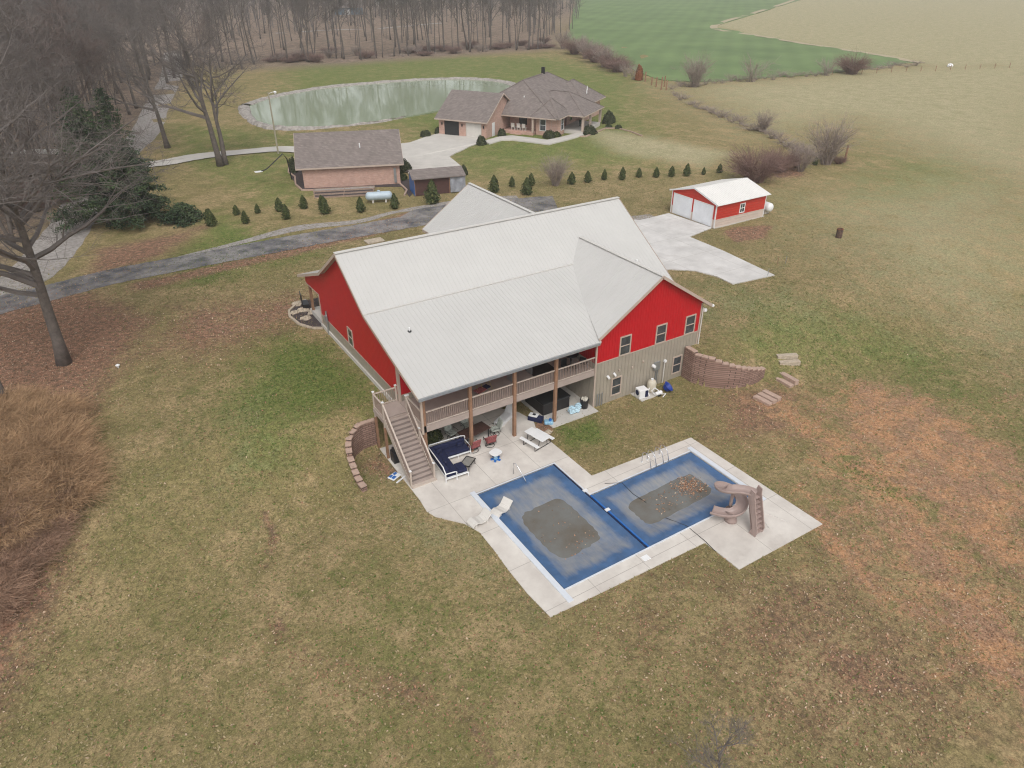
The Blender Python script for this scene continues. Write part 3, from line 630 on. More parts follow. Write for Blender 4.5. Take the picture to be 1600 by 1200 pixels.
for k, (p, wd, n) in enumerate(((P(1198, 624), 1.35, 3), (P(1226, 596), 1.7, 2), (P(1231, 563), 1.6, 2))):
    lab = ['lowest flight of timber steps on the bank near the pool', 'middle pair of timber steps above the lowest flight on the bank', 'topmost weathered grey timber steps half sunk in the grass']
    t = thing('garden_steps', lab[k], 'steps', (p.x, p.y, 0), ANG[k], 'timber steps on the bank')
    for i in range(n):
        yy_ = (i-(n-1)/2)*.5; wx = p.x-math.sin(ANG[k])*yy_; wy = p.y+math.cos(ANG[k])*yy_
        MB().box(-wd/2, yy_-.2, H(wx, wy)-.15, wd/2, yy_+.2, H(wx, wy)+.2+.04*i).build('step', M['blockcap'] if k < 2 else M['stone'], t, bevel=.02)
# ---------------------------------------------------------------- pool
def covermat():
    m = mat('blue_pool_cover', (.052, .115, .235), .6, .22, 1.2, bump=.35, bscale=3); t = m.node_tree; p = t.nodes['Principled BSDF']
    src = p.inputs['Base Color'].links[0].from_socket; tc = t.nodes.new('ShaderNodeTexCoord')
    mp = t.nodes.new('ShaderNodeMapping'); mp.inputs['Rotation'].default_value = (0, 0, R(25)); mp.inputs['Scale'].default_value = (3.2, .7, 1); t.links.new(tc.outputs['Object'], mp.inputs[0])
    n = t.nodes.new('ShaderNodeTexNoise'); n.inputs['Scale'].default_value = 1.1; n.inputs['Detail'].default_value = 8; n.inputs['Roughness'].default_value = .75; t.links.new(mp.outputs[0], n.inputs['Vector'])
    a = t.nodes.new('ShaderNodeAttribute'); a.attribute_name = 'tint'; s = t.nodes.new('ShaderNodeSeparateColor'); t.links.new(a.outputs['Color'], s.inputs[0])
    ad = t.nodes.new('ShaderNodeMath'); ad.operation = 'MULTIPLY_ADD'; t.links.new(n.outputs['Fac'], ad.inputs[0]); ad.inputs[1].default_value = 1.1; t.links.new(s.outputs[0], ad.inputs[2])
    r = t.nodes.new('ShaderNodeMapRange'); r.inputs[1].default_value = .72; r.inputs[2].default_value = 1.35; r.inputs[4].default_value = .95; t.links.new(ad.outputs[0], r.inputs[0])
    mx = t.nodes.new('ShaderNodeMix'); mx.data_type = 'RGBA'; t.links.new(r.outputs[0], mx.inputs[0]); t.links.new(src, mx.inputs[6]); mx.inputs[7].default_value = (.27, .27, .265, 1)
    t.links.new(mx.outputs[2], p.inputs['Base Color']); return m
M['cover'] = covermat()
M['puddle'] = mat('murky_puddle', (.165, .138, .105), .14, .25, .5, spec=.5, col2=(.14, .145, .14))
M['coping'] = mat('white_coping', (.62, .65, .70), .45, .05)
pool = thing('swimming_pool', 'L shaped swimming pool closed under two sagging blue covers with brown puddles', 'swimming pool', (0, 0, 0))
def cover(x0, y0, x1, y1, cx, cy, rx, ry, seed, dep):
    n = 90; m_ = int(n*(y1-y0)/(x1-x0)) if y1-y0 < x1-x0 else 90; xs = np.linspace(x0, x1, n); ys_ = np.linspace(y0, y1, max(m_, 60)); X_, Y_ = np.meshgrid(xs, ys_)
    rng = np.random.RandomState(seed)
    e = np.minimum(np.minimum(X_-x0, x1-X_), np.minimum(Y_-y0, y1-Y_)); sag = -.22*smst(e/1.6)*.5
    d = (np.abs((X_-cx)/rx)**5+np.abs((Y_-cy-.05*(X_-cx))/ry)**5)**(1/5)
    wob = sum(rng.uniform(.5, 1)*np.sin(X_*rng.uniform(.8, 3.2)+Y_*rng.uniform(-3, 3)+rng.uniform(0, 6))/6 for _ in range(8))
    dd = d+wob*.022; sag = sag-dep*smst((1.5-dd)/1.0)
    wr_ = .004*np.sin((X_*2.2+Y_*5.5)*2.0+wob*6)*smst(e/.3)
    Zc = .03+sag+wr_; col = np.stack([smst((e-.15)/.8)*.62*smst((2.3-dd)/.7)+.16*wob, 0*X_, 0*X_, 1+0*X_], -1).reshape(-1, 4)
    a, b = X_.shape; ix = np.arange(a*b).reshape(a, b)
    F_ = np.stack([ix[:-1, :-1].ravel(), ix[:-1, 1:].ravel(), ix[1:, 1:].ravel(), ix[1:, :-1].ravel()], 1)
    return fastmesh('pool_cover', np.stack([X_, Y_, Zc], -1).reshape(-1, 3), F_, M['cover'], pool, col, True)
cover(1.36, -12.3, 6.62, -3.88, 3.72, -8.45, 1.95, 2.15, 3, .12)
cover(6.84, -12.3, 14.62, -7.39, 10.55, -9.85, 3.0, 1.15, 5, .12)
lev = -.148
def puddle(x0, y0, x1, y1): return MB().add([(x0, y0, lev), (x1, y0, lev), (x1, y1, lev), (x0, y1, lev)], [(0, 1, 2, 3)]).build('puddle', M['puddle'], pool)
puddle(1.9, -11.6, 5.7, -5.4); puddle(7.3, -11.4, 13.9, -8.3)
MB().box(1.0, -13.15, .03, 1.3, -3.55, .10).build('cover_track', M['coping'], pool); MB().box(14.68, -13.0, .03, 14.98, -7.0, .10).build('cover_track', M['coping'], pool)
cp = MB(); cp.box(1.3, -3.84, .02, 6.72, -3.76, .075); cp.box(6.72, -7.35, .02, 14.66, -7.27, .075); cp.box(6.72, -7.27, .02, 6.80, -3.76, .075); cp.box(1.3, -12.42, .02, 14.66, -12.34, .075)
cp.build('coping', M['coping'], pool)
MB().box(6.63, -12.33, -.1, 6.68, -3.86, .06).build('divider', M['navy'], pool); MB().box(6.73, -12.33, -.1, 6.83, -7.4, .075).build('divider', M['blue'], pool)
MB().box(6.68, -12.33, -.3, 6.73, -3.86, -.02).build('divider', M['black'], pool)
wl_ = MB(); wl_.box(1.28, -12.36, -.85, 14.68, -3.82, -.8); wl_.build('pool_floor', M['navy'], pool)
for x, y in ((6.75, -6.9), (6.78, -8.9)): MB().cb(x, y, .06, .28, .2, .05).build('pull_tag', M['white'], pool)
MB().cb(6.1, -12.85, .05, .42, .34, .025).build('skimmer_lid', M['white'], pool)
rp = MB()
for ln in ([(8.1, -7.0, .09), (9.0, -7.5, .09), (9.0, -8.5, -.05), (9.2, -9.4, -.13)], [(9.2, -11.0, -.09), (9.6, -12.2, .05), (9.55, -13.6, .08), (9.5, -14.4, .03)]): rp.tube(ln, .015, 5)
q = rp.build('rope', M['black']); tag(q, 'thin dark rope lying across the right pool cover onto the lawn', 'rope')
ps = MB(); pr = random.Random(8)
# leaves floating in the right cover
def leafcloud(n, fn, size, name, mt, parent=None, label=None, kind='stuff', seed=1):
    rg = np.random.RandomState(seed); pts = fn(rg, n); n = len(pts); an = rg.uniform(0, 6.28, n); tx = rg.normal(0, .35, (n, 2)); s = size*rg.uniform(.5, 1.4, n)
    u = np.stack([np.cos(an), np.sin(an), tx[:, 0]], 1)*s[:, None]; v = np.stack([-np.sin(an), np.cos(an), tx[:, 1]], 1)*(s*.55)[:, None]
    V = np.stack([pts-u, pts+v, pts+u, pts-v], 1).reshape(-1, 3); F_ = np.arange(n*4).reshape(n, 4)
    c = rg.rand(n); col = np.repeat(np.stack([c, rg.rand(n), rg.rand(n), np.ones(n)], 1), 4, 0)
    return fastmesh(name, V, F_, mt, parent, col)
def tintmat(name, cols, rough=.9):
    m = bpy.data.materials.new(name); m.use_nodes = True; t = m.node_tree; p = t.nodes['Principled BSDF']; p.inputs['Roughness'].default_value = rough; p.inputs['Specular IOR Level'].default_value = .2
    a = t.nodes.new('ShaderNodeAttribute'); a.attribute_name = 'tint'; s = t.nodes.new('ShaderNodeSeparateColor'); t.links.new(a.outputs['Color'], s.inputs[0])
    r = t.nodes.new('ShaderNodeValToRGB'); e = r.color_ramp.elements
    for i, c in enumerate(cols):
        x = i/(len(cols)-1)
        if i == 0: e[0].position = 0; e[0].color = (*c, 1)
        elif i == len(cols)-1: e[-1].position = 1; e[-1].color = (*c, 1)
        else: k = e.new(x); k.color = (*c, 1)
    t.links.new(s.outputs[0], r.inputs[0]); t.links.new(r.outputs[0], p.inputs['Base Color']); return m
M['leaf'] = tintmat('dead_leaf', [(.12, .065, .04), (.30, .15, .09), (.46, .27, .17), (.22, .12, .075), (.62, .47, .34)])
M['twigleaf'] = M['leaf']
def fl(rg, n):
    p = rg.normal(0, 1, (n, 2))*np.array([.55, .45])+np.array([12.3, -9.6]); q = np.stack([rg.uniform(9, 13, n//5), rg.uniform(-10.6, -9.1, n//5)], 1); r_ = np.stack([rg.uniform(2.4, 5.3, n//8), rg.uniform(-10.8, -6.6, n//8)], 1); p = np.concatenate([p, q, r_])
    return np.concatenate([p, np.full((len(p), 1), lev+.012)], 1)
tag(leafcloud(500, fl, .055, 'floating_leaves', M['leaf'], seed=4), kind='stuff')
# hand rail and ladder rails
def handrail(name, pts, label, grp=None, r=.022):
    o = MB().tube(pts, r, 8).build(name, M['chrome'], smooth=True); tag(o, label, 'handrail', grp); return o
handrail('handrail', [(4.1, -3.35, .05), (4.1, -3.38, .85), (4.12, -3.5, .93), (4.18, -3.8, .72), (4.3, -4.35, .15), (4.32, -4.4, .0)], 'single bent steel handrail at the edge of the left pool cover')
for i, x in enumerate((11.35, 12.35)):
    t = thing('ladder_rail', ['left one of the pair of looped steel pool ladder rails', 'right one of the pair of looped steel pool ladder rails'][i], 'pool ladder', (x, -6.75, 0), 0, 'pool ladder rails')
    MB().tube([(0, .2, .05), (0, .2, .75), (0, .1, .86), (0, -.15, .88), (0, -.42, .7), (0, -.62, .1)], .024, 8).build('grab_rail', M['chrome'], t, smooth=True)
    MB().tube([(.42, .2, .05), (.42, .2, .75), (.42, .1, .86), (.42, -.15, .88), (.42, -.42, .7), (.42, -.62, .1)], .024, 8).build('grab_rail', M['chrome'], t, smooth=True)
    MB().cyl(0, .2, .05, .08, .07, 12).cyl(.42, .2, .05, .08, .07, 12).build('floor_flange', M['white'], t)
# ---------------------------------------------------------------- slide
sd_ = thing('pool_slide', 'beige brown spiral pool slide with a stepped ladder standing at the right pool corner', 'pool slide', (12.1, -13.2, .05))
def flume(pts, w_=.30, h=.21, n=44):
    P3 = [Vector(p) for p in pts]; out = []
    for i in range(len(P3)-1):
        a, b, c, d = P3[max(i-1, 0)], P3[i], P3[i+1], P3[min(i+2, len(P3)-1)]
        for k in range(6): t = k/6; out.append(.5*((2*b)+(c-a)*t+(2*a-5*b+4*c-d)*t*t+(3*b-a-3*c+d)*t**3))
    out.append(P3[-1]); prof = [(-1.12, 1.0), (-1, 1.06), (-.93, .9), (-.8, .3), (-.45, .04), (0, -.03), (.45, .04), (.8, .3), (.93, .9), (1, 1.06), (1.12, 1.0), (1.03, .3), (.7, -.12), (.3, -.22), (-.3, -.22), (-.7, -.12), (-1.03, .3)]
    mb = MB(); v = []; f = []; m_ = len(prof)
    for i, p in enumerate(out):
        d = (out[min(i+1, len(out)-1)]-out[max(i-1, 0)]); d.z *= .3; d.normalize(); s = d.cross(Vector((0, 0, 1))).normalized()
        for u, z in prof: v.append(p+s*u*w_+Vector((0, 0, z*h)))
        if i:
            for k in range(m_): a = (i-1)*m_+k; b = (i-1)*m_+(k+1) % m_; f.append((a, b, b+m_, a+m_))
    f.append(tuple(range(m_))); f.append(tuple(range(len(v)-m_, len(v)))[::-1]); return mb.add(v, f)
cx0, cy0, cz0 = 12.1, -13.2, .05
fp = [(12.42, -13.95, 2.12), (12.3, -13.6, 2.12), (12.0, -13.2, 2.08), (11.72, -12.9, 2.0), (11.6, -12.5, 1.86), (11.85, -12.15, 1.68), (12.25, -12.2, 1.48), (12.6, -12.6, 1.25), (12.6, -13.1, 1.05), (12.2, -13.42, .88), (11.7, -13.38, .75), (11.3, -13.0, .66), (11.05, -12.5, .6)]
flume([(x-cx0, y-cy0, z-cz0) for x, y, z in fp]).build('flume', M['slide'], sd_, smooth=True)
MB().lathe([(.34, 0), (.33, .1), (.27, .2), (.25, .5), (.3, .62), (.42, .7)], 11.95-cx0, -13.15-cy0, 20).build('pedestal', M['slide'], sd_, smooth=True)
MB().tube([(12.15-cx0, -12.8-cy0, .6), (12.15-cx0, -12.8-cy0, 1.9)], .09, 10).build('support_column', M['slide'], sd_)
ld = MB(); a0 = Vector((12.36-cx0, -14.7-cy0, 0)); a1 = Vector((12.42-cx0, -13.98-cy0, 2.1)); sx = Vector((.31, .03, 0))
for s in (-1, 1):
    b0 = a0+sx*s; b1 = a1+sx*s*.95
    v = [b0+Vector((0, -.05, 0)), b0+Vector((0, .38, 0)), b0+Vector((0, .22, .45)), b1+Vector((0, .22, .0)), b1+Vector((0, .1, .5)), b1+Vector((0, -.16, .42)), b1+Vector((0, -.2, .1)), b0+Vector((0, -.12, .35))]
    n_ = len(v); t_ = Vector((.03, 0, 0)); ld.add([q-t_ for q in v]+[q+t_ for q in v], [tuple(range(n_))[::-1], tuple(range(n_, 2*n_))]+[(i, (i+1) % n_, (i+1) % n_+n_, i+n_) for i in range(n_)])
ld.build('ladder_side', M['slide'], sd_)
for k in range(8):
    t_ = (k+.6)/8; q = a0.lerp(a1, t_); MB().box(q.x-.29, q.y-.10, q.z-.05, q.x+.29, q.y+.16, q.z).build('ladder_step', M['slide'], sd_)
bk = MB(); bk.bar(a0+Vector((0, .22, .05)), a1+Vector((0, .2, 0)), .56, .03); bk.build('ladder_back', M['slide'], sd_)
hs2 = MB().tube([(13.1, -14.6, .06), (13.2, -14.75, .06), (13.5, -14.0, .07), (13.55, -13.6, .06), (14.1, -13.9, .06), (14.5, -15.0, .06)], .018, 6).build('hose', M['offwhite']); tag(hs2, 'thin pale hose lying on the concrete beside the pool slide ladder', 'hose')
# ---------------------------------------------------------------- furniture
def lounger(loc, rz, label):
    t = thing('lounger', label, 'pool lounger', loc, rz, 'curved pool loungers'); prof = [(-.64, .10), (-.5, .24), (-.3, .27), (-.07, .16), (.16, .13), (.34, .22), (.5, .38), (.63, .50)]
    mb = MB(); v = []; f = []
    for i, (y, z) in enumerate(prof):
        v += [(-.33, y, z+.05), (.33, y, z+.05), (.33, y, z-.03), (-.33, y, z-.03)]
        if i:
            for k in range(4): a = (i-1)*4+k; b = (i-1)*4+(k+1) % 4; f.append((a, b, b+4, a+4))
    f += [(0, 1, 2, 3), (len(v)-4, len(v)-1, len(v)-2, len(v)-3)]
    mb.add(v, f).build('seat', M['offwhite'], t, bevel=.02)
    mb = MB(); mb.box(-.28, -.45, 0, .28, -.33, .25); mb.box(-.28, .3, 0, .28, .42, .26); mb.build('base', M['offwhite'], t)
lounger((1.8, -5.72, -.08), R(-70), 'beige curved lounger lying on the left blue pool cover'); lounger((.25, -5.95, .05), R(-84), 'pale curved lounger on the concrete left of the pool')
def picnic(loc, rz):
    t = thing('picnic_table', 'white topped picnic table with two benches on the patio edge', 'picnic table', loc, rz)
    MB().box(-.8, -.36, .7, .8, .36, .74).build('table_top', M['white'], t, bevel=.015)
    for s in (-1, 1): MB().box(-.8, s*.68-.13, .42, .8, s*.68+.13, .45).build('bench', M['white'], t, bevel=.012)
    for x in (-.5, .5):
        mb = MB(); mb.tube([(x, -.72, .41), (x, -.70, .02), (x, .70, .02), (x, .72, .41)], .022, 6); mb.tube([(x, -.3, .69), (x, -.42, .02)], .022, 6); mb.tube([(x, .3, .69), (x, .42, .02)], .022, 6)
        mb.build('leg_frame', M['black'], t)
picnic((7.0, -1.55, .05), R(-78))
t = thing('kids_table', 'small white topped children table with a blue fish shaped base', 'kids table', (3.95, -1.55, .05), R(15))
MB().prism([(.36*math.copysign(abs(math.cos(a))**.6, math.cos(a)), .33*math.copysign(abs(math.sin(a))**.6, math.sin(a))) for a in [i*math.pi/12 for i in range(24)]], .5, .55).build('table_top', M['white'], t, bevel=.01)
MB().lathe([(.1, .5), (.14, .3), (.11, .12), (.16, .0)], 0, 0, 12).build('pedestal', M['ltblue'], t)
mb = MB()
for k in range(5): a = k*2*math.pi/5; mb.bar((.08*math.cos(a), .08*math.sin(a), .05), (.32*math.cos(a), .32*math.sin(a), .03), .14, .06)
mb.build('foot', M['blue'], t); MB().cb(.02, -.12, .3, .14, .05, .14).build('fish_badge', M['ltblue'], t)
# sectional sofa
t = thing('sectional_sofa', 'white framed corner sofa with navy cushions at the foot of the stair', 'sofa', (.45, -1.0, .05), R(-4))
def seatrun(x0, y0, x1, y1): 
    c = MB().box(x0, y0, .28, x1, y1, .5).build('seat_cushion', M['navy'], t, bevel=.05); f_ = MB().box(x0, y0, .18, x1, y1, .27).build('seat_frame', M['white'], t)
seatrun(.0, -.9, .8, 1.7); seatrun(.8, .9, 2.35, 1.7); seatrun(.8, -.9, 1.35, -.1)
MB().box(-.02, -.85, .5, .2, 1.7, .86).build('back_cushion', M['navy'], t, bevel=.06); MB().box(.2, 1.48, .5, 2.3, 1.72, .86).build('back_cushion', M['navy'], t, bevel=.06)
mb = MB(); mb.tube([(-.06, -.95, .0), (-.06, -.95, .62), (-.06, -.6, .88), (-.06, 1.6, .9), (.05, 1.8, .9), (2.2, 1.8, .9), (2.4, 1.76, .86), (2.42, 1.7, .6), (2.42, .92, .58), (2.42, .9, 0)], .035, 6)
mb.tube([(-.06, -.95, .6), (.5, -1.0, .62), (.62, -1.0, .58), (.62, -1.0, 0)], .035, 6); mb.tube([(1.38, -.95, .22), (1.38, -.95, 0)], .03, 6); mb.tube([(-.06, -.95, .22), (1.4, -.95, .24)], .035, 6); mb.tube([(1.4, -.1, .24), (1.4, -.1, 0)], .03, 6); mb.tube([(1.55, .88, .22), (1.55, .88, 0)], .03, 6); mb.tube([(.85, .88, .22), (2.42, .88, .24)], .035, 6)
mb.build('tube_frame', M['white'], t)
for x, y, a in ((.45, 1.25, .5), (1.9, 1.35, .2), (.35, .1, 1.3)): MB().box(-.22, -.09, 0, .22, .09, .3).build('throw_pillow', M['navy'], t, bevel=.06, loc=(x, y, .5), rz=a)
t = thing('coffee_table', 'low glass coffee table with a dark metal frame beside the navy sofa', 'coffee table', (2.15, -1.3, .05), R(35))
mb = MB()
for a, b in (((-.45, -.3), (.45, -.3)), ((.45, -.3), (.45, .3)), ((.45, .3), (-.45, .3)), ((-.45, .3), (-.45, -.3))): mb.bar((*a, .4), (*b, .4), .05, .04)
for x in (-.42, .42):
    for y in (-.27, .27): mb.bar((x, y, 0), (x*.95, y*.95, .38), .03, .03, (0, 1, 0))
mb.build('frame', M['black'], t); gl = mat('clear_grey_glass', (.25, .24, .22), .1, .1, spec=.6); MB().box(-.42, -.27, .395, .42, .27, .405).build('glass_top', gl, t)
# dining set
t = thing('dining_table', 'dark brown patio dining table under the deck', 'table', (3.9, 1.0, .05), R(8)); MB().box(-1.0, -.5, .68, 1.0, .5, .72).build('table_top', M['hubs'] if False else mat('dark_wood', (.07, .035, .028), .5, .3, 5), t, bevel=.02)
for x in (-.85, .85):
    for y in (-.4, .4): MB().cb(x, y, 0, .07, .07, .68).build('leg', M['black'], t)
pm = mat('leafy_cushion', (.35, .37, .33), .9, .6, 14); rm_ = mat('red_stripe_cushion', (.28, .08, .08), .9, .6, 12)
for i, (x, y, a, m_, lab) in enumerate(((3.25, -.05, 182, rm_, 'red patterned patio chair left of the nearest deck post'), (4.4, -.1, 172, rm_, 'red patterned patio chair right of the second deck post with its back to the pool'), (5.3, .8, 262, pm, 'leafy cushioned patio chair at the right end of the dining table'), (2.75, 1.9, 12, pm, 'leafy cushioned patio chair at the back left of the dining table'), (4.0, 2.1, 2, pm, 'leafy cushioned patio chair behind the dining table beside the post'))):
    t = thing('patio_chair', lab, 'chair', (x, y, .05), R(a), 'chairs round the patio dining table')
    MB().box(-.28, -.28, .36, .28, .28, .46).build('seat', m_, t, bevel=.03); MB().wall([(-.28, .25, .45), (.28, .25, .45), (.3, .42, 1.02), (-.3, .42, 1.02)], (0, -1, .3), .08).build('backrest', m_, t, bevel=.02)
    mb = MB()
    for s in (-1, 1): mb.tube([(s*.32, .28, .3), (s*.34, .2, .62), (s*.34, -.25, .6), (s*.32, -.25, .34)], .018, 6)
    mb.tube([(-.32, .26, .34), (.32, .26, .34)], .018, 6); mb.tube([(0, 0, .36), (0, 0, .05)], .04, 8); mb.tube([(.3*math.cos(q), .3*math.sin(q), .03) for q in [k*math.pi/6 for k in range(13)]], .018, 6); mb.bar((-.3, 0, .05), (.3, 0, .05), .03, .03); mb.build('frame', M['black'], t)
t = thing('pool_lounge_chair', 'white moulded lounge chair under the deck behind the middle post', 'lounge chair', (6.75, 1.9, .05), R(-62)); MB().box(-.32, -.95, .16, .32, .5, .26).build('seat', M['white'], t, bevel=.03); MB().wall([(-.32, .45, .22), (.32, .45, .22), (.32, .95, .72), (-.32, .95, .72)], (0, -.7, .7), .07).build('backrest', M['white'], t); MB().box(-.3, -.9, 0, -.22, .5, .16).box(.22, -.9, 0, .3, .5, .16).build('base', M['white'], t)
t = thing('hot_tub', 'dark brown covered hot tub on the concrete pad under the deck', 'hot tub', (10.2, 1.95, .06)); MB().box(-1.1, -1.1, 0, 1.1, 1.1, .82).build('cabinet', M['hubs'], t, bevel=.05); MB().box(-1.15, -1.15, .83, 1.15, 1.15, .95).build('cover', M['black'], t, bevel=.05); MB().box(-1.12, -.02, .95, 1.12, .02, .965).build('hinge', M['hubs'], t)
t = thing('cooler', 'white and blue cooler lying on leaves in front of the hot tub', 'cooler', (8.45, .75, .03), R(-55)); MB().box(-.5, -.24, 0, .5, .24, .32).build('body', M['navy'], t, bevel=.04); MB().box(-.45, -.2, .33, .15, .2, .44).build('lid', M['white'], t, bevel=.03); MB().box(-.2, -.1, .44, .0, .1, .46).build('cup_holder', M['black'], t)
t = thing('pump_box', 'pale blue plastic pump on the patio edge below the cooler', 'pump', (8.95, -.05, .05), R(-30)); MB().box(-.3, -.2, 0, .3, .2, .22).build('body', M['ltblue'], t, bevel=.05); MB().cyl(.1, 0, .22, .36, .09).build('motor', M['blue'], t)
t = thing('rubbish_bin', 'black round bin full of rubbish against the tan wall under the deck', 'bin', (12.1, .25, .06)); MB().lathe([(.24, 0), (.3, .62), (.32, .64)], 0, 0, 16).build('body', M['black'], t)
bg_ = mat('clear_blue_bag', (.42, .58, .68), .25, .5, 7, spec=.7); wb = mat('pale_bag', (.5, .47, .4), .6, .5, 9)
def blob(name, mt, parent, c, r, seed, n=10):
    rg = random.Random(seed); prof = []; mb = MB(); v = []; f = []
    for i in range(n+1):
        th = math.pi*i/n
        for k in range(14):
            q = 2*math.pi*k/14; rr = 1+rg.uniform(-.22, .22)*(0 < i < n); v.append((c[0]+r[0]*rr*math.sin(th)*math.cos(q), c[1]+r[1]*rr*math.sin(th)*math.sin(q), c[2]-r[2]*rr*math.cos(th)))
        if i:
            for k in range(14): a = (i-1)*14+k; b = (i-1)*14+(k+1) % 14; f.append((a, b, b+14, a+14))
    return mb.add(v, f).build(name, mt, parent)
for k in range(3): blob('rubbish', wb, t, (.1*math.cos(k*2.1), .1*math.sin(k*2.1), .68), (.15, .15, .14), k)
for i, (x, y, r_) in enumerate(((11.0, .15, .28), (11.35, .05, .2), (11.65, .35, .24))):
    o = blob('plastic_bag', bg_, None, (0, 0, r_*.9), (r_, r_*.9, r_), 20+i); o.location = (x, y, .06); tag(o, ['larger pale blue plastic bag left of the other bags by the bin', 'small pale blue plastic bag between two others by the bin', 'pale blue plastic bag nearest the black bin'][i], 'plastic bag', 'blue bags beside the hot tub')
o = blob('rock', M['stone'], None, (0, 0, .1), (.28, .2, .14), 5); o.location = (8.25, -.95, .02); tag(o, 'pale rock at the patio edge beside the picnic table', 'rock')
# pool equipment by the wall
t = thing('pool_heater', 'white pool heater unit with a dark round vent against the tan wall', 'pool heater', (16.35, -.75, .07), R(-8)); MB().box(-.35, -.3, 0, .35, .3, .68).build('cabinet', M['white'], t, bevel=.04); MB().tube([(-.36, 0, .4), (-.37, 0, .4)], .2, 16).build('vent', M['navy'], t); MB().box(.1, -.32, .08, .33, -.3, .6).build('panel', M['navy'], t)
t = thing('filter_tank', 'round cream pool filter tank beside the tan wall', 'pool filter', (17.45, -.55, .03)); MB().lathe([(.3, 0), (.33, .15), (.33, .7), (.25, .88), (.1, .95)], 0, 0, 18).build('tank', mat('cream_plastic', (.52, .47, .38), .5, .08), t, smooth=True); MB().cyl(0, 0, .95, 1.05, .1).build('valve', M['white'], t); MB().tube([(-.3, -.1, .4), (-.6, -.3, .3), (-.6, -.5, .05)], .04, 8).build('pipe', M['white'], t)
t = thing('pump', 'small white pool pump with a tangle of pipes in front of the filter', 'pump', (17.5, -1.25, .03)); MB().tube([(-.3, 0, .2), (.25, 0, .2)], .14, 12).build('motor', M['white'], t); mb = MB(); mb.tube([(-.3, .1, .15), (-.45, .25, .4), (-.1, .3, .5), (.1, .1, .3)], .035, 6); mb.tube([(.2, -.1, .1), (.3, -.4, .25), (0, -.45, .1)], .035, 6); mb.build('pipe', M['white'], t); MB().box(-.1, -.15, .0, .15, .12, .08).build('base', M['black'], t)
t = thing('blue_tub', 'tipped dark blue plastic tub at the foot of the tan wall', 'tub', (18.35, -1.05, .22), R(20)); mb = MB().lathe([(.26, 0), (.38, .3), (.41, .31), (.36, .29), (.24, .03)], 0, 0, 18).build('body', M['blue'], t); mb.rotation_euler = (R(38), R(18), 0); mb.data.materials[0] = mat('deep_blue', (.02, .05, .28), .4, .2)
# left of stair
t = thing('gas_grill', 'covered black grill beneath the deck stair', 'grill', (-1.0, 1.6, 0)); MB().box(-.5, -.3, 0, .5, .3, .8).build('cover', M['black'], t, bevel=.05); MB().tube([(-.4, -.02, .86), (.4, -.02, .86)], [.24, .24], 12).build('hood', M['black'], t)
t = thing('pool_toy', 'blue and white float lying on the grass at the foot of the stair', 'float', (-2.0, .2, .03), R(25)); mb = MB().box(-.35, -.25, 0, .35, .25, .08).build('float', M['white'], t, bevel=.03); MB().box(-.28, -.18, .08, -.02, .0, .11).box(.05, .02, .08, .28, .18, .11).box(-.28, .06, .08, -.05, .2, .11).build('pad', M['blue'], t); MB().box(-.4, -.55, 0, .4, -.45, .04).build('trim', M['white'], t)
mb = MB(); mb.box(-.45, -.6, 0, .45, .6, .9); o = mb.build('storage_bin', M['black'], bevel=.04); o.location = (.55, 2.6, .06); tag(o, 'black storage bin in the shade behind the stair', 'storage bin')
# on the deck
t = thing('bar_table', 'dark round bar table on the right end of the deck', 'table', (11.5, 1.2, 2.98)); MB().cyl(0, 0, .9, .94, .45, 20).build('table_top', M['black'], t); MB().cyl(0, 0, 0, .9, .05).build('pedestal', M['black'], t); MB().cyl(0, 0, 0, .04, .28, 16).build('foot', M['black'], t)
for i, (x, y) in enumerate(((10.75, .75), (11.2, .45), (12.1, .55), (12.2, 1.8))):
    t = thing('deck_chair', ['dark deck chair left of the bar table near the rail', 'dark deck chair in front of the bar table at the rail', 'dark deck chair nearest the red corner wall at the rail', 'dark deck chair behind the bar table beside the red wall'][i], 'chair', (x, y, 2.98), R(60*i), 'dark chairs on the deck')
    MB().box(-.22, -.22, .42, .22, .22, .46).build('seat', M['black'], t); MB().box(-.22, .2, .46, .22, .24, .95).build('backrest', M['black'], t)
    for sx_ in (-1, 1):
        for sy_ in (-1, 1): MB().cb(sx_*.2, sy_*.2, 0, .03, .03, .42).build('leg', M['metal'], t)
t = thing('deck_lounge', 'red and blue folding lounge on the deck floor beside the second post', 'folding chair', (4.9, 1.5, 2.98), R(15)); MB().box(-.6, -.25, .25, .1, .25, .3).build('seat', rm_, t); MB().box(.1, -.2, .25, .5, .2, .32).build('cushion', M['navy'], t)
mb = MB(); [mb.tube([(x, -.28, 0), (x+.2, .28, .5)], .015, 5) for x in (-.5, -.1, .35, .6)]; mb.build('frame', mat('yellow_tube', (.4, .33, .1), .5), t)
t = thing('games_table', 'white folding table with a blue box on the deck', 'table', (7.9, 1.9, 2.98), R(5)); MB().box(-.9, -.35, .68, .9, .35, .72).build('table_top', M['white'], t)
for x in (-.8, .8): MB().box(x-.02, -.3, 0, x+.02, .3, .68).build('leg', M['metal'], t)
o = MB().box(-.25, -.18, 0, .25, .18, .1).build('box', M['ltblue'], bevel=.01); o.location = (8.15, 1.75, 3.7); tag(o, 'flat blue box lying on the white folding table', 'box')
o = MB().box(-.9, -.6, 0, .9, .6, .02).build('rug', M['hubs']); o.location = (9.6, 2.0, 2.985); tag(o, 'dark rug on the deck floor right of the white folding table', 'rug')
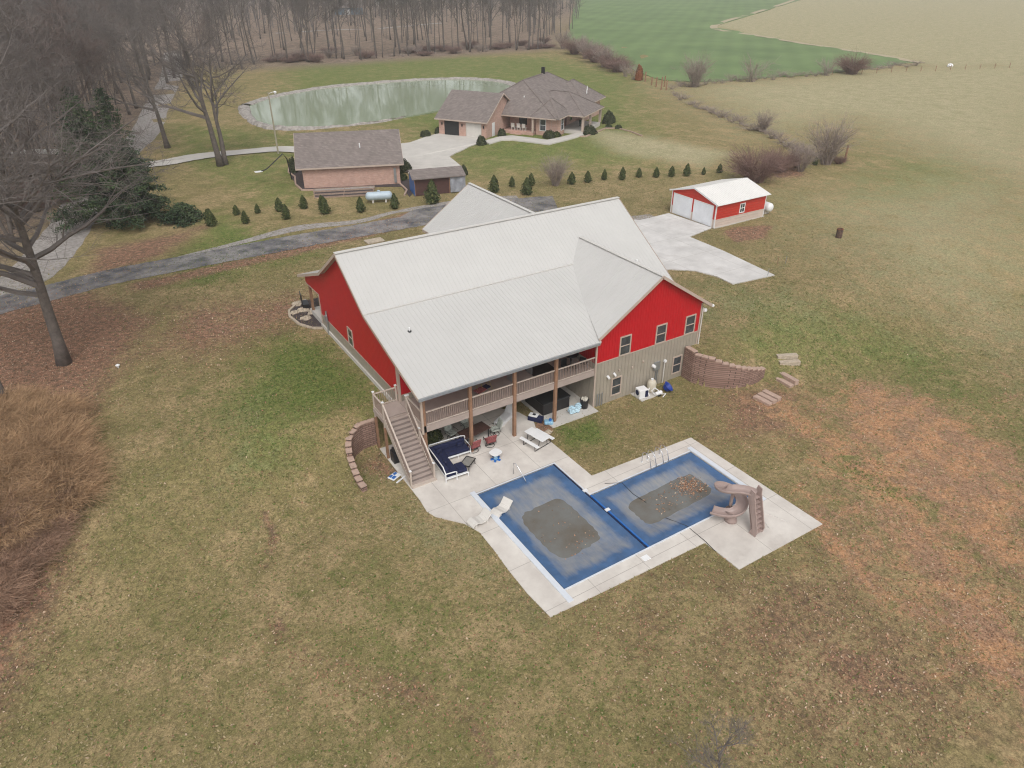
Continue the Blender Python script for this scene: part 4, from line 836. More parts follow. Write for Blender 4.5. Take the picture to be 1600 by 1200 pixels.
# ---------------------------------------------------------------- small red garage
M['hred'] = siding('red_horizontal_sheet', (.50, .035, .022), .28, True, depth=.02, duty=.8)
M['cream'] = siding('cream_horizontal_sheet', (.58, .48, .42), .28, True, depth=.02, duty=.8)
M['rollup'] = siding('white_rollup_door', (.80, .83, .87), .09, True, depth=.008, duty=.7)
rg_ = thing('red_garage', 'small red metal garage with two white roll up doors and a white roof', 'garage', (42.25, 17.9, 2.36))
Wd, Ln, Eh, Rh, Bh = 6.5, 7.5, 2.45, 3.35, .85
r = MB(); b = MB()
def ypoly(x, nx, mb, z0, gable):
    pts = [(x, 0, z0), (x, Wd, z0), (x, Wd, Eh)]+([(x, Wd/2, Rh)] if gable else [])+[(x, 0, Eh)]; mb.wall(pts, (nx, 0, 0), .08)
ypoly(0, -1, r, Bh, True); ypoly(Ln, 1, r, Bh, True)
for y, n in ((0.0, -1), (Wd, 1)): r.wall([(.08, y, Bh), (Ln-.08, y, Bh), (Ln-.08, y, Eh), (.08, y, Eh)], (0, n, 0), .08); b.wall([(.08, y, -.1), (Ln-.08, y, -.1), (Ln-.08, y, Bh), (.08, y, Bh)], (0, n, 0), .08)
for x, n in ((0, -1), (Ln, 1)): b.wall([(x, 0, -.1), (x, Wd, -.1), (x, Wd, Bh), (x, 0, Bh)], (n, 0, 0), .08)
r.build('wall', M['hred'], rg_); b.build('base_wall', M['cream'], rg_)
rr = MB(); 
for s in (0, 1):
    zf = (lambda x, y: Eh-.02+(y)*(Rh-Eh)/(Wd/2)+.06) if s == 0 else (lambda x, y: Rh+.04-(y-Wd/2)*(Rh-Eh)/(Wd/2))
    pl_ = [(-.15, -.3), (Ln+.35, -.3), (Ln+.35, Wd/2), (-.15, Wd/2)] if s == 0 else [(-.15, Wd/2), (Ln+.35, Wd/2), (Ln+.35, Wd+.3), (-.15, Wd+.3)]
    roofplane(pl_, zf, 0, parent=rg_, th=.05, step=.3, mt='garage_roof') if 'garage_roof' in M else None
M['garage_roof'] = mat('white_garage_roof', (.74, .72, .69), .45, .04, .5)
for s in (0, 1):
    k = (Rh-Eh)/(Wd/2); zf = (lambda x, y: Eh+y*k+.05) if s == 0 else (lambda x, y: Rh+.05-(y-Wd/2)*k)
    pl_ = [(-.15, -.3), (Ln+.35, -.3), (Ln+.35, Wd/2), (-.15, Wd/2)] if s == 0 else [(-.15, Wd/2), (Ln+.35, Wd/2), (Ln+.35, Wd+.3), (-.15, Wd+.3)]
    roofplane(pl_, zf, 0, parent=rg_, th=.05, step=.3, mt='garage_roof')
for y0 in (.45, 3.5):
    d = MB().box(-.03, y0, .02, -.005, y0+2.6, 2.15).build('garage_door', M['rollup'], rg_)
tb = MB()
for y0 in (.45, 3.5): tb.box(-.05, y0-.1, 0, -.001, y0, 2.25); tb.box(-.05, y0+2.6, 0, -.001, y0+2.7, 2.25); tb.box(-.05, y0, 2.15, -.001, y0+2.6, 2.25)
for x in (-.02, Ln-.08):
    for y in (-.02, Wd-.08): tb.box(x, y, 0, x+.1, y+.1, Eh)
tb.bar((-.17, -.3, Eh-.02), (-.17, Wd/2, Rh+.07), .04, .16); tb.bar((-.17, Wd+.3, Eh-.02), (-.17, Wd/2, Rh+.07), .04, .16)
tb.build('trim', M['white'], rg_); window(3.9, 1.5, .6, .85, 'y-', 0, rg_, 'white', 2)
MB().box(-.02, -.1, -.15, Ln+.1, -.03, .02).build('footing', M['conc'], rg_)
def tank(name, loc, rz, L, r_, mt, label):
    t = thing(name, label, 'propane tank', loc, rz); mb = MB(); n = 8; pts = []; rd = []
    for k in range(n+1): a = math.pi/2*k/n; pts.append((-L/2-r_*math.cos(a)*.8, 0, r_+.25)); rd.append(max(.01, r_*math.sin(a)))
    for k in range(n+1): a = math.pi/2*k/n; pts.append((L/2+r_*math.sin(a)*.8, 0, r_+.25)); rd.append(max(.01, r_*math.cos(a)))
    mb.tube(pts, rd, 24).build('shell', mt, t, smooth=True); MB().lathe([(.16, 2*r_+.2), (.17, 2*r_+.38), (.1, 2*r_+.42)], 0, 0, 12).build('valve_dome', mt, t); mb = MB()
    for x in (-L*.32, L*.32): mb.box(x-.1, -r_*.7, 0, x+.1, r_*.7, .35)
    mb.build('saddle', M['conc'], t); return t
tank('propane_tank', (50.8, 18.9, 2.35), R(90), 1.6, .5, M['white'], 'white propane tank behind the small red garage')
# ---------------------------------------------------------------- brick garage
NA = R(-20.7)
bgr = thing('brick_garage', 'detached pink brick garage with a grey shingle roof and no windows on the near side', 'garage', (11.1, 55.3, 2.3), NA)
L_, D_ = 11.65, 8.6; eh = 2.75; rh = 5.6
mb = MB()
mb.wall([(0, 0, -.2), (L_, 0, -.2), (L_, 0, eh), (0, 0, eh)], (0, -1, 0), .2); mb.wall([(0, D_, -.2), (L_, D_, -.2), (L_, D_, eh), (0, D_, eh)], (0, 1, 0), .2)
for x, n in ((0, -1), (L_, 1)): mb.wall([(x, .2, -.2), (x, D_-.2, -.2), (x, D_-.2, eh), (x, D_/2, rh-.1), (x, .2, eh)], (n, 0, 0), .2)
mb.build('wall', M['brick'], bgr)
k = (rh-eh)/(D_/2)
roofplane([(-.7, -.5), (L_+.5, -.5), (L_+.5, D_/2), (-.7, D_/2)], lambda x, y: eh+.12+y*k, 0, parent=bgr, th=.14, mt='shingle', ribs=False)
roofplane([(-.7, D_/2), (L_+.5, D_/2), (L_+.5, D_+.5), (-.7, D_+.5)], lambda x, y: eh+.12+(D_-y)*k, 0, parent=bgr, th=.14, mt='shingle', ribs=False)
MB().box(-.7, -.56, eh-.38, L_+.5, -.505, eh-.2).build('gutter', M['trim'], bgr)
for x in (-.72, L_+.52): f_ = MB(); f_.bar((x, -.5, eh-.3), (x, D_/2, rh+.02), .03, .2); f_.bar((x, D_+.5, eh-.3), (x, D_/2, rh+.02), .03, .2); f_.build('fascia', M['trim'], bgr)
MB().cyl(7.1, 2.0, eh+1.4, eh+1.95, .08).build('vent_pipe', M['white'], bgr)
MB().box(L_-.75, -.14, .2, L_-.45, -.0, 2.0).build('meter_box', M['metal'], bgr); MB().box(.0, -.03, eh-.2, L_, -.0, eh-.02).build('frieze', M['trim'], bgr)
hp = thing('basketball_hoop', 'basketball hoop pole leaning over with a white board beside the brick garage', 'basketball hoop', (11.0, 60.4, 2.3), NA)
MB().tube([(.1, 0, 0), (-.1, 0, 2.6), (-.5, -.3, 3.3), (-2.6, -1.0, 1.7), (-3.3, -1.2, 1.5)], .07, 8).build('pole', M['black'], hp); MB().box(-.45, -.3, -.03, .45, .3, .03).build('backboard', M['white'], hp, loc=(-3.6, -1.3, 1.5), rz=.4)
pole = thing('lamp_pole', 'slim wooden yard light pole standing by the neighbour drive', 'light pole', (13.83, 75.33, 2.3))
MB().tube([(0, 0, 0), (-.05, 0, 8.3)], [.13, .09], 8).build('pole', mat('pale_pole', (.33, .30, .22), .9, .1), pole); MB().tube([(-.05, 0, 8.1), (.75, -.2, 8.35)], .03, 6).build('arm', M['metal'], pole); MB().lathe([(.05, 8.0), (.2, 8.12), (.22, 8.3), (.08, 8.42)], .85, -.22, 12).build('lamp', M['white'], pole)
# beds and raised planters
def bed(name, poly, label):
    o = sheet(name, poly, M['mulch'], .06, 2); o['kind'] = 'structure'; return o
bed('planting_bed', PP([(456, 262), (470, 262), (478, 292), (560, 290), (640, 280), (646, 300), (640, 308), (628, 292), (600, 292), (495, 297), (470, 298), (462, 288), (452, 270)]), '')
for i in range(3):
    y = -1.3-i*1.15; t = thing('raised_planter', ['raised planter nearest the brick garage wall', 'middle raised planter below the brick garage', 'outermost raised planter below the brick garage'][i], 'planter', (11.1, 55.3, 2.3), NA, 'terraced raised planters')
    mb = MB(); x0, x1 = 1.1+.1*i, 8.4-.2*i; mb.box(x0, y-.95, 0, x1, y-.87, .28-.05*i); mb.box(x0, y+.02, 0, x1, y+.1, .28-.05*i); mb.box(x0, y-.87, 0, x0+.08, y+.02, .28-.05*i); mb.box(x1-.08, y-.87, 0, x1, y+.02, .28-.05*i); mb.box((x0+x1)/2, y-.87, 0, (x0+x1)/2+.08, y+.02, .27-.05*i)
    mb.build('timber_frame', mat('weathered_timber', (.30, .22, .17), .9, .25, 4), t); MB().box(x0+.08, y-.87, 0, x1-.08, y+.02, .2-.05*i).build('soil', M['mulch'] if i else M['gravel'], t)
pv = MB(); 
def edging(name, pts, label):
    p = [P(a, b) for a, b in pts]; mb = MB()
    for a, b in zip(p, p[1:]): mb.bar(a+Vector((0, 0, .08)), b+Vector((0, 0, .08)), .2, .18)
    o = mb.build(name, M['blockcap']); tag(o, label, 'edging'); return o
edging('bed_edging', [(452, 262), (451, 270), (461, 277), (462, 289), (472, 298), (492, 298)], 'curved stone edging round the bed left of the brick garage')
edging('bed_edging', [(588, 290), (605, 284), (625, 288), (636, 298), (632, 306)], 'curved stone edging round the grass right of the raised planters')
edging('bed_edging', [(905, 214), (915, 214), (930, 208), (946, 201), (965, 201), (985, 206), (1003, 213)], 'curved stone edging along the bed right of the neighbour house')
tank('propane_tank', (*P(593, 316)[:2], 2.3), NA+.02, 2.3, .48, mat('grey_tank', (.42, .50, .56), .4, .08), 'pale grey propane tank by the row of small evergreens')
# lean-to shed
sh = thing('shed', 'low open shed with a shingle roof, brown side and blue and grey tarps', 'shed', (21.15, 45.3, 2.3), R(-14))
MB().box(0.1, 0, 0, 4.3, .08, 1.9).build('wall', mat('dark_brown_boards', (.075, .035, .03), .9, .2, 3), sh); MB().box(0, 3.0, 0, 6.0, 3.08, 1.9).build('wall', M['hubs'], sh)
MB().wall([(-.02, -.1, 0), (-.02, 3, 0), (-.02, 3, 1.9), (-.02, 0, 1.95)], (-1, 0, 0), .04).build('blue_tarp', M['blue'], sh)
gt_ = mat('grey_tarp', (.27, .28, .31), .7, .2, 2, bump=.8, bscale=3); mb = MB(); v = []; f = []
for i in range(13):
    for j in range(7): v.append((4.3+1.9*i/12, -.12-.14*math.sin(j/6*3.1)*math.sin(i*.9)-.1*j/6, 1.95*(1-j/6)+.12))
for i in range(12):
    for j in range(6): a = i*7+j; f.append((a, a+1, a+8, a+7))
mb.add(v, f).build('grey_tarp', gt_, sh)
rz_ = MB(); roofplane([(-.3, -.4), (6.2, -.4), (6.2, 1.6), (-.3, 1.6)], lambda x, y: 2.05+(y+.4)*.33, 0, parent=sh, th=.1, mt='shingle', ribs=False); roofplane([(-.3, 1.6), (6.2, 1.6), (6.2, 3.4), (-.3, 3.4)], lambda x, y: 2.71-(y-1.6)*.33, 0, parent=sh, th=.1, mt='shingle', ribs=False)
for x in (.05, 4.25, 6.0): MB().cb(x, .02, 0, .1, .1, 2.1).build('post', M['wood'], sh)
# ---------------------------------------------------------------- neighbour brick house
NB = R(33)
nh = thing('brick_house', 'large pink brick ranch house with hipped grey shingle roofs and an attached garage', 'house', (44, 67.4, 2.3), NB)
eh = 2.75; W = MB()
W.wall([(0, 0, -.2), (0, 8.4, -.2), (0, 8.4, eh), (0, 0, eh)], (-1, 0, 0), .2)
W.wall([(.2, 0, -.2), (11, 0, -.2), (11, 0, eh), (5.5, 0, 5.9), (.2, 0, eh)], (0, -1, 0), .2); W.wall([(.2, 8.4, -.2), (11, 8.4, -.2), (11, 8.4, eh), (5.5, 8.4, 5.9), (.2, 8.4, eh)], (0, 1, 0), .2)
# main body
W.wall([(8.2, -.2, 0), (8.2, -5.4, 0), (8.2, -5.4, eh), (8.2, -.2, eh)], (-1, 0, 0), .2)
W.wall([(8.2, -5.4, 0), (6.4, -5.6, 0), (6.4, -5.6, eh), (8.2, -5.4, eh)], (.1, 1, 0), .2)
W.wall([(6.4, -5.6, 0), (6.4, -8.0, 0), (6.4, -8.0, eh), (6.4, -5.6, eh)], (-1, 0, 0), .2)
W.wall([(6.4, -8.0, 0), (7.4, -9.3, 0), (7.4, -9.3, eh), (6.4, -8.0, eh)], (-.8, -.6, 0), .2)
W.wall([(7.4, -9.3, 0), (9.4, -9.3, 0), (9.4, -9.3, eh), (7.4, -9.3, eh)], (0, -1, 0), .2)
W.wall([(9.4, -9.3, 0), (9.4, -8.6, 0), (9.4, -8.6, eh), (9.4, -9.3, eh)], (1, 0, 0), .2)
W.wall([(9.4, -8.2, 0), (18, -8.2, 0), (18, -8.2, eh), (9.4, -8.2, eh)], (0, -1, 0), .2)
W.wall([(18, -8.2, 0), (18, -9.0, 0), (18, -9.0, eh), (18, -8.2, eh)], (-1, 0, 0), .2); W.wall([(18, -9.0, 0), (27.8, -9.0, 0), (27.8, -9.0, eh), (18, -9.0, eh)], (0, -1, 0), .2)
W.wall([(27.8, -9, 0), (27.8, 6, 0), (27.8, 6, eh), (27.8, -9, eh)], (1, 0, 0), .2); W.wall([(11, 6, 0), (27.8, 6, 0), (27.8, 6, eh), (11, 6, eh)], (0, 1, 0), .2)
W.build('wall', M['brick'], nh)
def hip(x0, y0, x1, y1, z0, ra, rb, zr, name='roof'):
    """hipped roof on a rectangle with ridge ra-rb; closed solid"""
    mb = MB(); v = [(x0, y0, z0), (x1, y0, z0), (x1, y1, z0), (x0, y1, z0), (*ra, zr), (*rb, zr)]; lo = [(a, b, c-.16) for a, b, c in v[:4]]
    horiz = abs(ra[0]-rb[0]) >= abs(ra[1]-rb[1])
    if horiz: a, b = (4, 5) if ra[0] < rb[0] else (5, 4); f = [(0, 1, b, a), (1, 2, b), (2, 3, a, b), (3, 0, a)]
    else: a, b = (4, 5) if ra[1] < rb[1] else (5, 4); f = [(0, 1, a), (1, 2, b, a), (2, 3, b), (3, 0, a, b)]
    n = len(v); f += [(i, n+i, n+(i+1) % 4, (i+1) % 4) for i in range(4)]+[(n+3, n+2, n+1, n)]
    mb.add(v+lo, f); o = mb.build(name, M['shingle'], nh)
    cp_ = MB(); hc = [(0, a), (1, b if horiz else a), (2, b), (3, a if horiz else b)]
    for i, j in hc: cp_.bar(Vector(v[i])+Vector((0, 0, .03)), Vector(v[j])+Vector((0, 0, .03)), .22, .05)
    if (Vector(v[4])-Vector(v[5])).length > .3: cp_.bar(Vector(v[4])+Vector((0, 0, .03)), Vector(v[5])+Vector((0, 0, .03)), .22, .05)
    cp_.build('hip_cap', M['hipcap'], o); return o
M['hipcap'] = mat('hip_cap_shingle', (.20, .165, .15), .9, .15, 4)
hip(5.4, -9.4, 28.4, 6.4, eh+.05, (11.3, -1.2), (21.6, -1.2), 7.3)
hip(9.2, -12.7, 18.9, -3.0, eh+.06, (13.9, -8.2), (13.9, -5), 5.6)
hip(5.5, -9.9, 11.2, -4.9, eh+.07, (8.4, -7.2), (8.9, -7.2), 5.2)
hip(18.5, -9.7, 28.8, 0, eh+.08, (23, -5), (24.5, -5), 6.0)
k = 3.15/5.5
g1 = roofplane([(-.5, -.4), (5.5, -.4), (5.5, 8.9), (-.5, 8.9)], lambda x, y: eh+.1+x*k, 0, parent=nh, th=.14, mt='shingle', ribs=False)
roofplane([(5.5, -.4), (11.5, -.4), (11.5, 8.9), (5.5, 8.9)], lambda x, y: eh+.1+(11-x)*k, 0, parent=nh, th=.14, mt='shingle', ribs=False)
f_ = MB(); f_.bar((-.55, -.45, eh-.27), (-.55, 8.9, eh-.27), .05, .18); f_.bar((-.5, -.43, eh-.25), (5.5, -.43, eh+3.2), .05, .2); f_.bar((11.5, -.43, eh-.25), (5.5, -.43, eh+3.2), .05, .2)
f_.bar((5.36, -9.4, eh-.04), (5.36, 0, eh-.04), .05, .16); f_.bar((9.2, -12.74, eh), (18.9, -12.74, eh), .05, .16); f_.bar((9.16, -12.7, eh), (9.16, -9.9, eh), .05, .16); f_.bar((5.5, -9.94, eh), (9.1, -9.94, eh), .05, .16); f_.bar((18.94, -12.7, eh), (18.94, -9.7, eh), .05, .16); f_.bar((18.9, -9.74, eh), (28.8, -9.74, eh), .05, .16)
f_.build('fascia', M['trim'], nh)
MB().box(-.012, .9, 0, -.001, 3.5, 2.2).build('garage_door', M['offwhite'], nh); MB().box(-.02, 4.8, 0, -.001, 7.4, 2.25).build('bay_shade_panel', M['dark'], nh)  # near-black panel on the solid wall paints the shade inside the open bay
tb = MB(); tb.box(-.05, .8, 0, -.001, .9, 2.3); tb.box(-.05, 3.5, 0, -.001, 3.6, 2.3); tb.box(-.05, .9, 2.2, -.001, 3.5, 2.3); tb.build('door_frame', M['trim'], nh)
MB().box(2.0, -.04, 0, 2.9, -.005, 2.1).build('side_door', M['white'], nh)
for y in (.45, 4.2, 7.8): MB().cb(-.1, y, 1.6, .15, .15, .35).build('wall_lamp', M['black'], nh)
window(5.9, 1.6, .8, .9, 'y-', 0, nh, 'trim') if False else None
# front porch between garage and bay
MB().box(5.6, -5.4, -.2, 8.2, -.2, .45).build('porch_floor', M['brick'], nh); MB().box(5.15, -3.6, -.2, 5.6, -1.6, .2).build('porch_step', M['brick'], nh)
MB().box(5.6, -5.5, .45, 5.9, -5.2, eh).build('porch_column', M['trim'], nh)
window(-2.6, 1.7, 1.2, 1.2, 'x-', 8.2, nh, 'dark'); window(-6.8, 1.55, .9, 1.6, 'x-', 6.4, nh, 'white'); window(8.4, 1.55, 1.0, 1.6, 'y-', -9.3, nh, 'white')
MB().box(9.6, -12.4, -.2, 18.2, -8.2, .45).build('porch_floor', M['conc'], nh); MB().box(10.0, -13.1, -.2, 12.4, -12.4, .22).build('porch_step', M['conc'], nh)
for x, y in ((9.75, -12.3), (13.2, -12.3), (18.2, -12.3)): MB().cb(x, y, .45, .35, .35, eh-.5).build('porch_column', M['trim'], nh)
MB().box(12, -8.24, .45, 13.1, -8.2, 2.5).build('front_door', mat('red_door', (.12, .03, .025), .5), nh); window(15.2, 1.7, .9, 1.3, 'y-', -8.2, nh, 'dark'); window(22.5, 1.6, 1.4, 1.2, 'y-', -9.0, nh, 'white')
MB().box(19.5, -1.4, 6.6, 20.0, -.9, 8.3).build('chimney', M['black'], nh)
for x, y, z in ((8.5, -2.6, 4.9), (24.5, -7.6, 4.6), (23.2, -8.0, 4.2)): MB().cyl(x, y, z-.2, z+.45, .08).build('vent_pipe', M['white'], nh)
def at_nh(x, y, z=2.3): c, s = math.cos(NB), math.sin(NB); return (44+c*x-s*y, 67.4+s*x+c*y, z)
for i, (x, y) in enumerate(((6.6, -1.6), (6.6, -2.6), (6.6, -3.5), (13.8, -10.6))):
    t = thing('porch_chair', ['left one of the pale chairs on the brick porch', 'middle one of the pale chairs on the brick porch', 'right one of the pale chairs on the brick porch', 'dark green swing chair on the right front porch'][i], 'chair', at_nh(x, y, 2.75), NB+R(90), 'chairs on the neighbour porches'); m_ = M['offwhite'] if i < 3 else mat('dark_green', (.02, .05, .035), .6)
    MB().box(-.3, -.3, .4, .3, .3, .46).build('seat', m_, t); MB().box(-.3, .26, .46, .3, .32, 1.05).build('backrest', m_, t); MB().box(-.28, -.28, 0, -.22, .28, .4).box(.22, -.28, 0, .28, .28, .4).build('leg', m_, t)
for i, (a, b) in enumerate(((846, 215), (888, 208))):
    pass
# burn barrel, stakes, orange marker
b_ = P(1310, 371); t = thing('burn_barrel', 'rusty burn barrel standing alone on the grass', 'barrel', (b_.x, b_.y, b_.z)); MB().lathe([(.3, 0), (.3, .6), (.32, .62), (.3, .64), (.3, .9), (.27, .9), (.26, .5), (.05, .5)], 0, 0, 18).build('drum', mat('rusty_drum', (.05, .042, .04), .9, .4, 4, col2=(.12, .07, .05)), t); MB().tube([(.3*math.cos(a), .3*math.sin(a), .9) for a in [k*math.pi/8 for k in range(17)]], .025, 5).build('rim', mat('rust', (.28, .1, .05), .9), t)
for i, (a, b) in enumerate(((1227, 412), (1214, 414), (1199, 432))):
    q = P(a, b); tag(MB().tube([(0, 0, 0), (.04, 0, .75)], .025, 5).build('stake', M['metal'] if i != 1 else M['wood'], None, loc=(q.x, q.y, q.z)), ['grey stake in the grass farthest right of the concrete apron', 'wooden stake in the grass between two grey ones', 'short grey stake at the corner of the concrete apron'][i], 'stake', 'stakes by the apron corner')
q = P(1217, 262); t = thing('orange_marker', 'bright orange marker bag hanging by the brush behind the red garage', 'marker', (q.x, q.y, q.z)); om = mat('orange_plastic', (.75, .25, .04), .5); MB().tube([(0, 0, 0), (0, 0, 1.5)], .03, 6).build('stake', M['wood'], t); blob('bag', om, t, (.1, 0, 1.0), (.3, .25, .42), 3); blob('bag', om, t, (-.5, .1, .5), (.25, .2, .25), 4)
# fence posts along the field boundary
fpx = [(1018, 133), (1025, 136), (1033, 140), (1034, 133), (1041, 141), (1038, 136), (1000, 122), (1008, 127), (1330, 262) if False else (1319, 254)]
for i, (a, b) in enumerate(fpx):
    q = P(a, b); o = MB().tube([(0, 0, -.2), (.05, 0, 1.7+.3*(i % 3))], [.16, .13], 7).build('fence_post', M['wood']); o.location = (q.x, q.y, q.z); tag(o, 'weathered dark wooden fence post at the corner of the green field', 'fence post', 'posts along the field boundary')
for i in range(14): 
    t_ = i/13; a = 1300+(1600-1300)*t_; b = 117-12*t_; q = P(a, b); o = MB().tube([(0, 0, -.2), (.0, 0, 1.2)], .07, 5).build('fence_post', M['wood']); o.location = (q.x, q.y, q.z); tag(o, 'thin dark fence post along the far edge of the straw pasture', 'fence post', 'thin posts along the pasture')
o = blob('hay_bale', M['white'], None, (0, 0, .4), (.9, .6, .5), 9); q = P(1484, 105); o.location = (q.x, q.y, q.z); tag(o, 'small white bundle lying on the far straw pasture', 'bundle'); o.name = 'white_bundle'
# flower bed by the left porch
bd = PP([(497, 466), (478, 470), (462, 478), (452, 487), (453, 496), (468, 508), (488, 514), (505, 514), (501, 500)])
sheet('flower_bed', bd, M['mulch'], .05, 2)
bq = [Vector((x, y, H(x, y)+.08)) for x, y in bd[1:8]]; mb = MB()
for a, b in zip(bq, bq[1:]): mb.bar(a, b, .18, .14)
tag(mb.build('bed_edging', M['stone']), 'pale stone edging round the flower bed at the left porch corner', 'edging')
for i, (a, b, s) in enumerate(((466, 476, .5), (474, 486, .6), (489, 490, .4), (478, 499, .45), (461, 490, .35))):
    q = P(a, b); o = blob('rock', M['stone'], None, (0, 0, .05), (s, s*.7, .22), 30+i); o.location = q; tag(o, ['flat tan rock at the back edge of the porch flower bed', 'largest tan rock in the middle of the porch flower bed', 'small tan rock closest to the porch in the flower bed', 'tan rock at the front edge of the porch flower bed', 'smallest tan rock at the left rim of the flower bed'][i], 'rock', 'rocks in the porch flower bed')
q = P(476, 482); t = thing('porch_bench', 'dark glider bench standing by the left porch post', 'bench', (q.x+.1, q.y, 2.35), R(80)); MB().box(-.5, -.25, .4, .5, .25, .47).build('seat', M['black'], t); MB().box(-.5, .22, .47, .5, .28, 1.3).build('backrest', M['black'], t); MB().box(-.5, -.25, 0, -.42, .25, .4).box(.42, -.25, 0, .5, .25, .4).build('leg', M['black'], t)
q = P(585, 377); t = MB().box(-.9, -.6, 0, .9, .6, .12).build('stone_slab', M['stone'], None, bevel=.03); t.location = (q.x, q.y, q.z); tag(t, 'pale stone slab on the grass beyond the main roof', 'stone slab')
q = P(185, 575); o = MB().lathe([(.05, 0), (.1, .2), (.16, .22), (.05, .3)], 0, 0, 10).build('yard_light', M['white']); o.location = (q.x, q.y, q.z); tag(o, 'small white yard marker alone on the lawn right of the big tree', 'yard marker')
q = P(272, 316-3) 
# pond
pe = [(389, 167), (392, 180), (402, 191), (425, 199), (455, 201), (500, 200), (545, 197), (590, 191), (640, 183), (690, 173), (760, 160), (800, 150), (800, 136), (788, 131), (760, 127), (720, 125), (670, 126), (620, 129), (560, 134), (500, 140), (450, 149), (415, 157)]
wt = bpy.data.materials.new('pond_water'); wt.use_nodes = True; t_ = wt.node_tree; p_ = t_.nodes['Principled BSDF']; p_.inputs['Base Color'].default_value = (.28, .33, .22, 1); p_.inputs['Roughness'].default_value = .06; p_.inputs['IOR'].default_value = 1.45
n_ = t_.nodes.new('ShaderNodeTexNoise'); n_.inputs['Scale'].default_value = .9; tc_ = t_.nodes.new('ShaderNodeTexCoord'); t_.links.new(tc_.outputs['Object'], n_.inputs['Vector']); b2 = t_.nodes.new('ShaderNodeBump'); b2.inputs['Strength'].default_value = .05; b2.inputs['Distance'].default_value = .1; t_.links.new(n_.outputs['Fac'], b2.inputs['Height']); t_.links.new(b2.outputs[0], p_.inputs['Normal'])
M['water'] = wt
sheet('pond', PP(pe, 2.35), wt, .22, 1, flat=2.3)
ring = PP(pe, 2.35)+[PP(pe, 2.35)[0]]
def bank(ring, idx0, idx1, w0, w1):
    pts = [Vector((*ring[i % len(ring)], 0)) for i in range(idx0, idx1+1)]; v = []; f = []; rg = random.Random(3)
    cx = sum(p[0] for p in ring)/len(ring); cy = sum(p[1] for p in ring)/len(ring); fine = []
    for a, b in zip(pts, pts[1:]):
        for k in range(8): fine.append(a.lerp(b, k/8))
    for i, p in enumerate(fine):
        d = (p-Vector((cx, cy, 0))).normalized(); wv = w0+(w1-w0)*i/len(fine)
        for j, (u, z) in enumerate(((-.3, 2.3), (0, 2.62), (wv*.5, 2.35+.5*min(1, wv)), (wv, 2.3+.3*min(1, wv)), (wv+.4, 2.2))): q = p+d*u; v.append((q.x+rg.uniform(-.15, .15), q.y+rg.uniform(-.15, .15), z+rg.uniform(-.06, .1)))
        if i:
            for j in range(4): a = (i-1)*5+j; f.append((a, a+1, a+6, a+5))
    return MB().add(v, f)
tag(bank(ring, 11, 22, 2.2, 1.8).build('pond_bank', mat('riprap', (.32, .29, .265), .95, .4, 1.6, bump=1, bscale=2)), kind='structure')
tag(bank(ring, 0, 8, 1.7, .05).build('pond_bank', bpy.data.materials['riprap']), kind='structure')
# hints of houses and drive beyond the wood
for i, (a, b, l, hcol, lab) in enumerate(((545, 22, 14, (.10, .16, .22), 'far blue sided house seen between the trunks'), (610, 8, 16, (.45, .42, .36), 'far cream house in the trees at the top edge'))):
    q = P(a, b); t = thing('far_house', lab, 'house', (q.x, q.y, 2.3), R(-20+25*i)); m_ = mat('far_wall', hcol, .8); MB().box(-l/2, -4, 0, l/2, 4, 3).build('wall', m_, t)
    MB().add([(-l/2-.4, -4.5, 3), (l/2+.4, -4.5, 3), (l/2+.4, 4.5, 3), (-l/2-.4, 4.5, 3), (-l/2-.4, 0, 5.5), (l/2+.4, 0, 5.5)], [(0, 1, 5, 4), (2, 3, 4, 5), (0, 4, 3), (1, 2, 5), (3, 2, 1, 0)]).build('roof', M['shingle'], t)
    MB().box(-2, -4.06, 0, 1, -4.01, 2.3).build('garage_door', M['white'], t)
strip('far_drive', PP([(430, 52), (520, 47), (600, 44), (690, 36)]), M['gravel'], 3, .04)
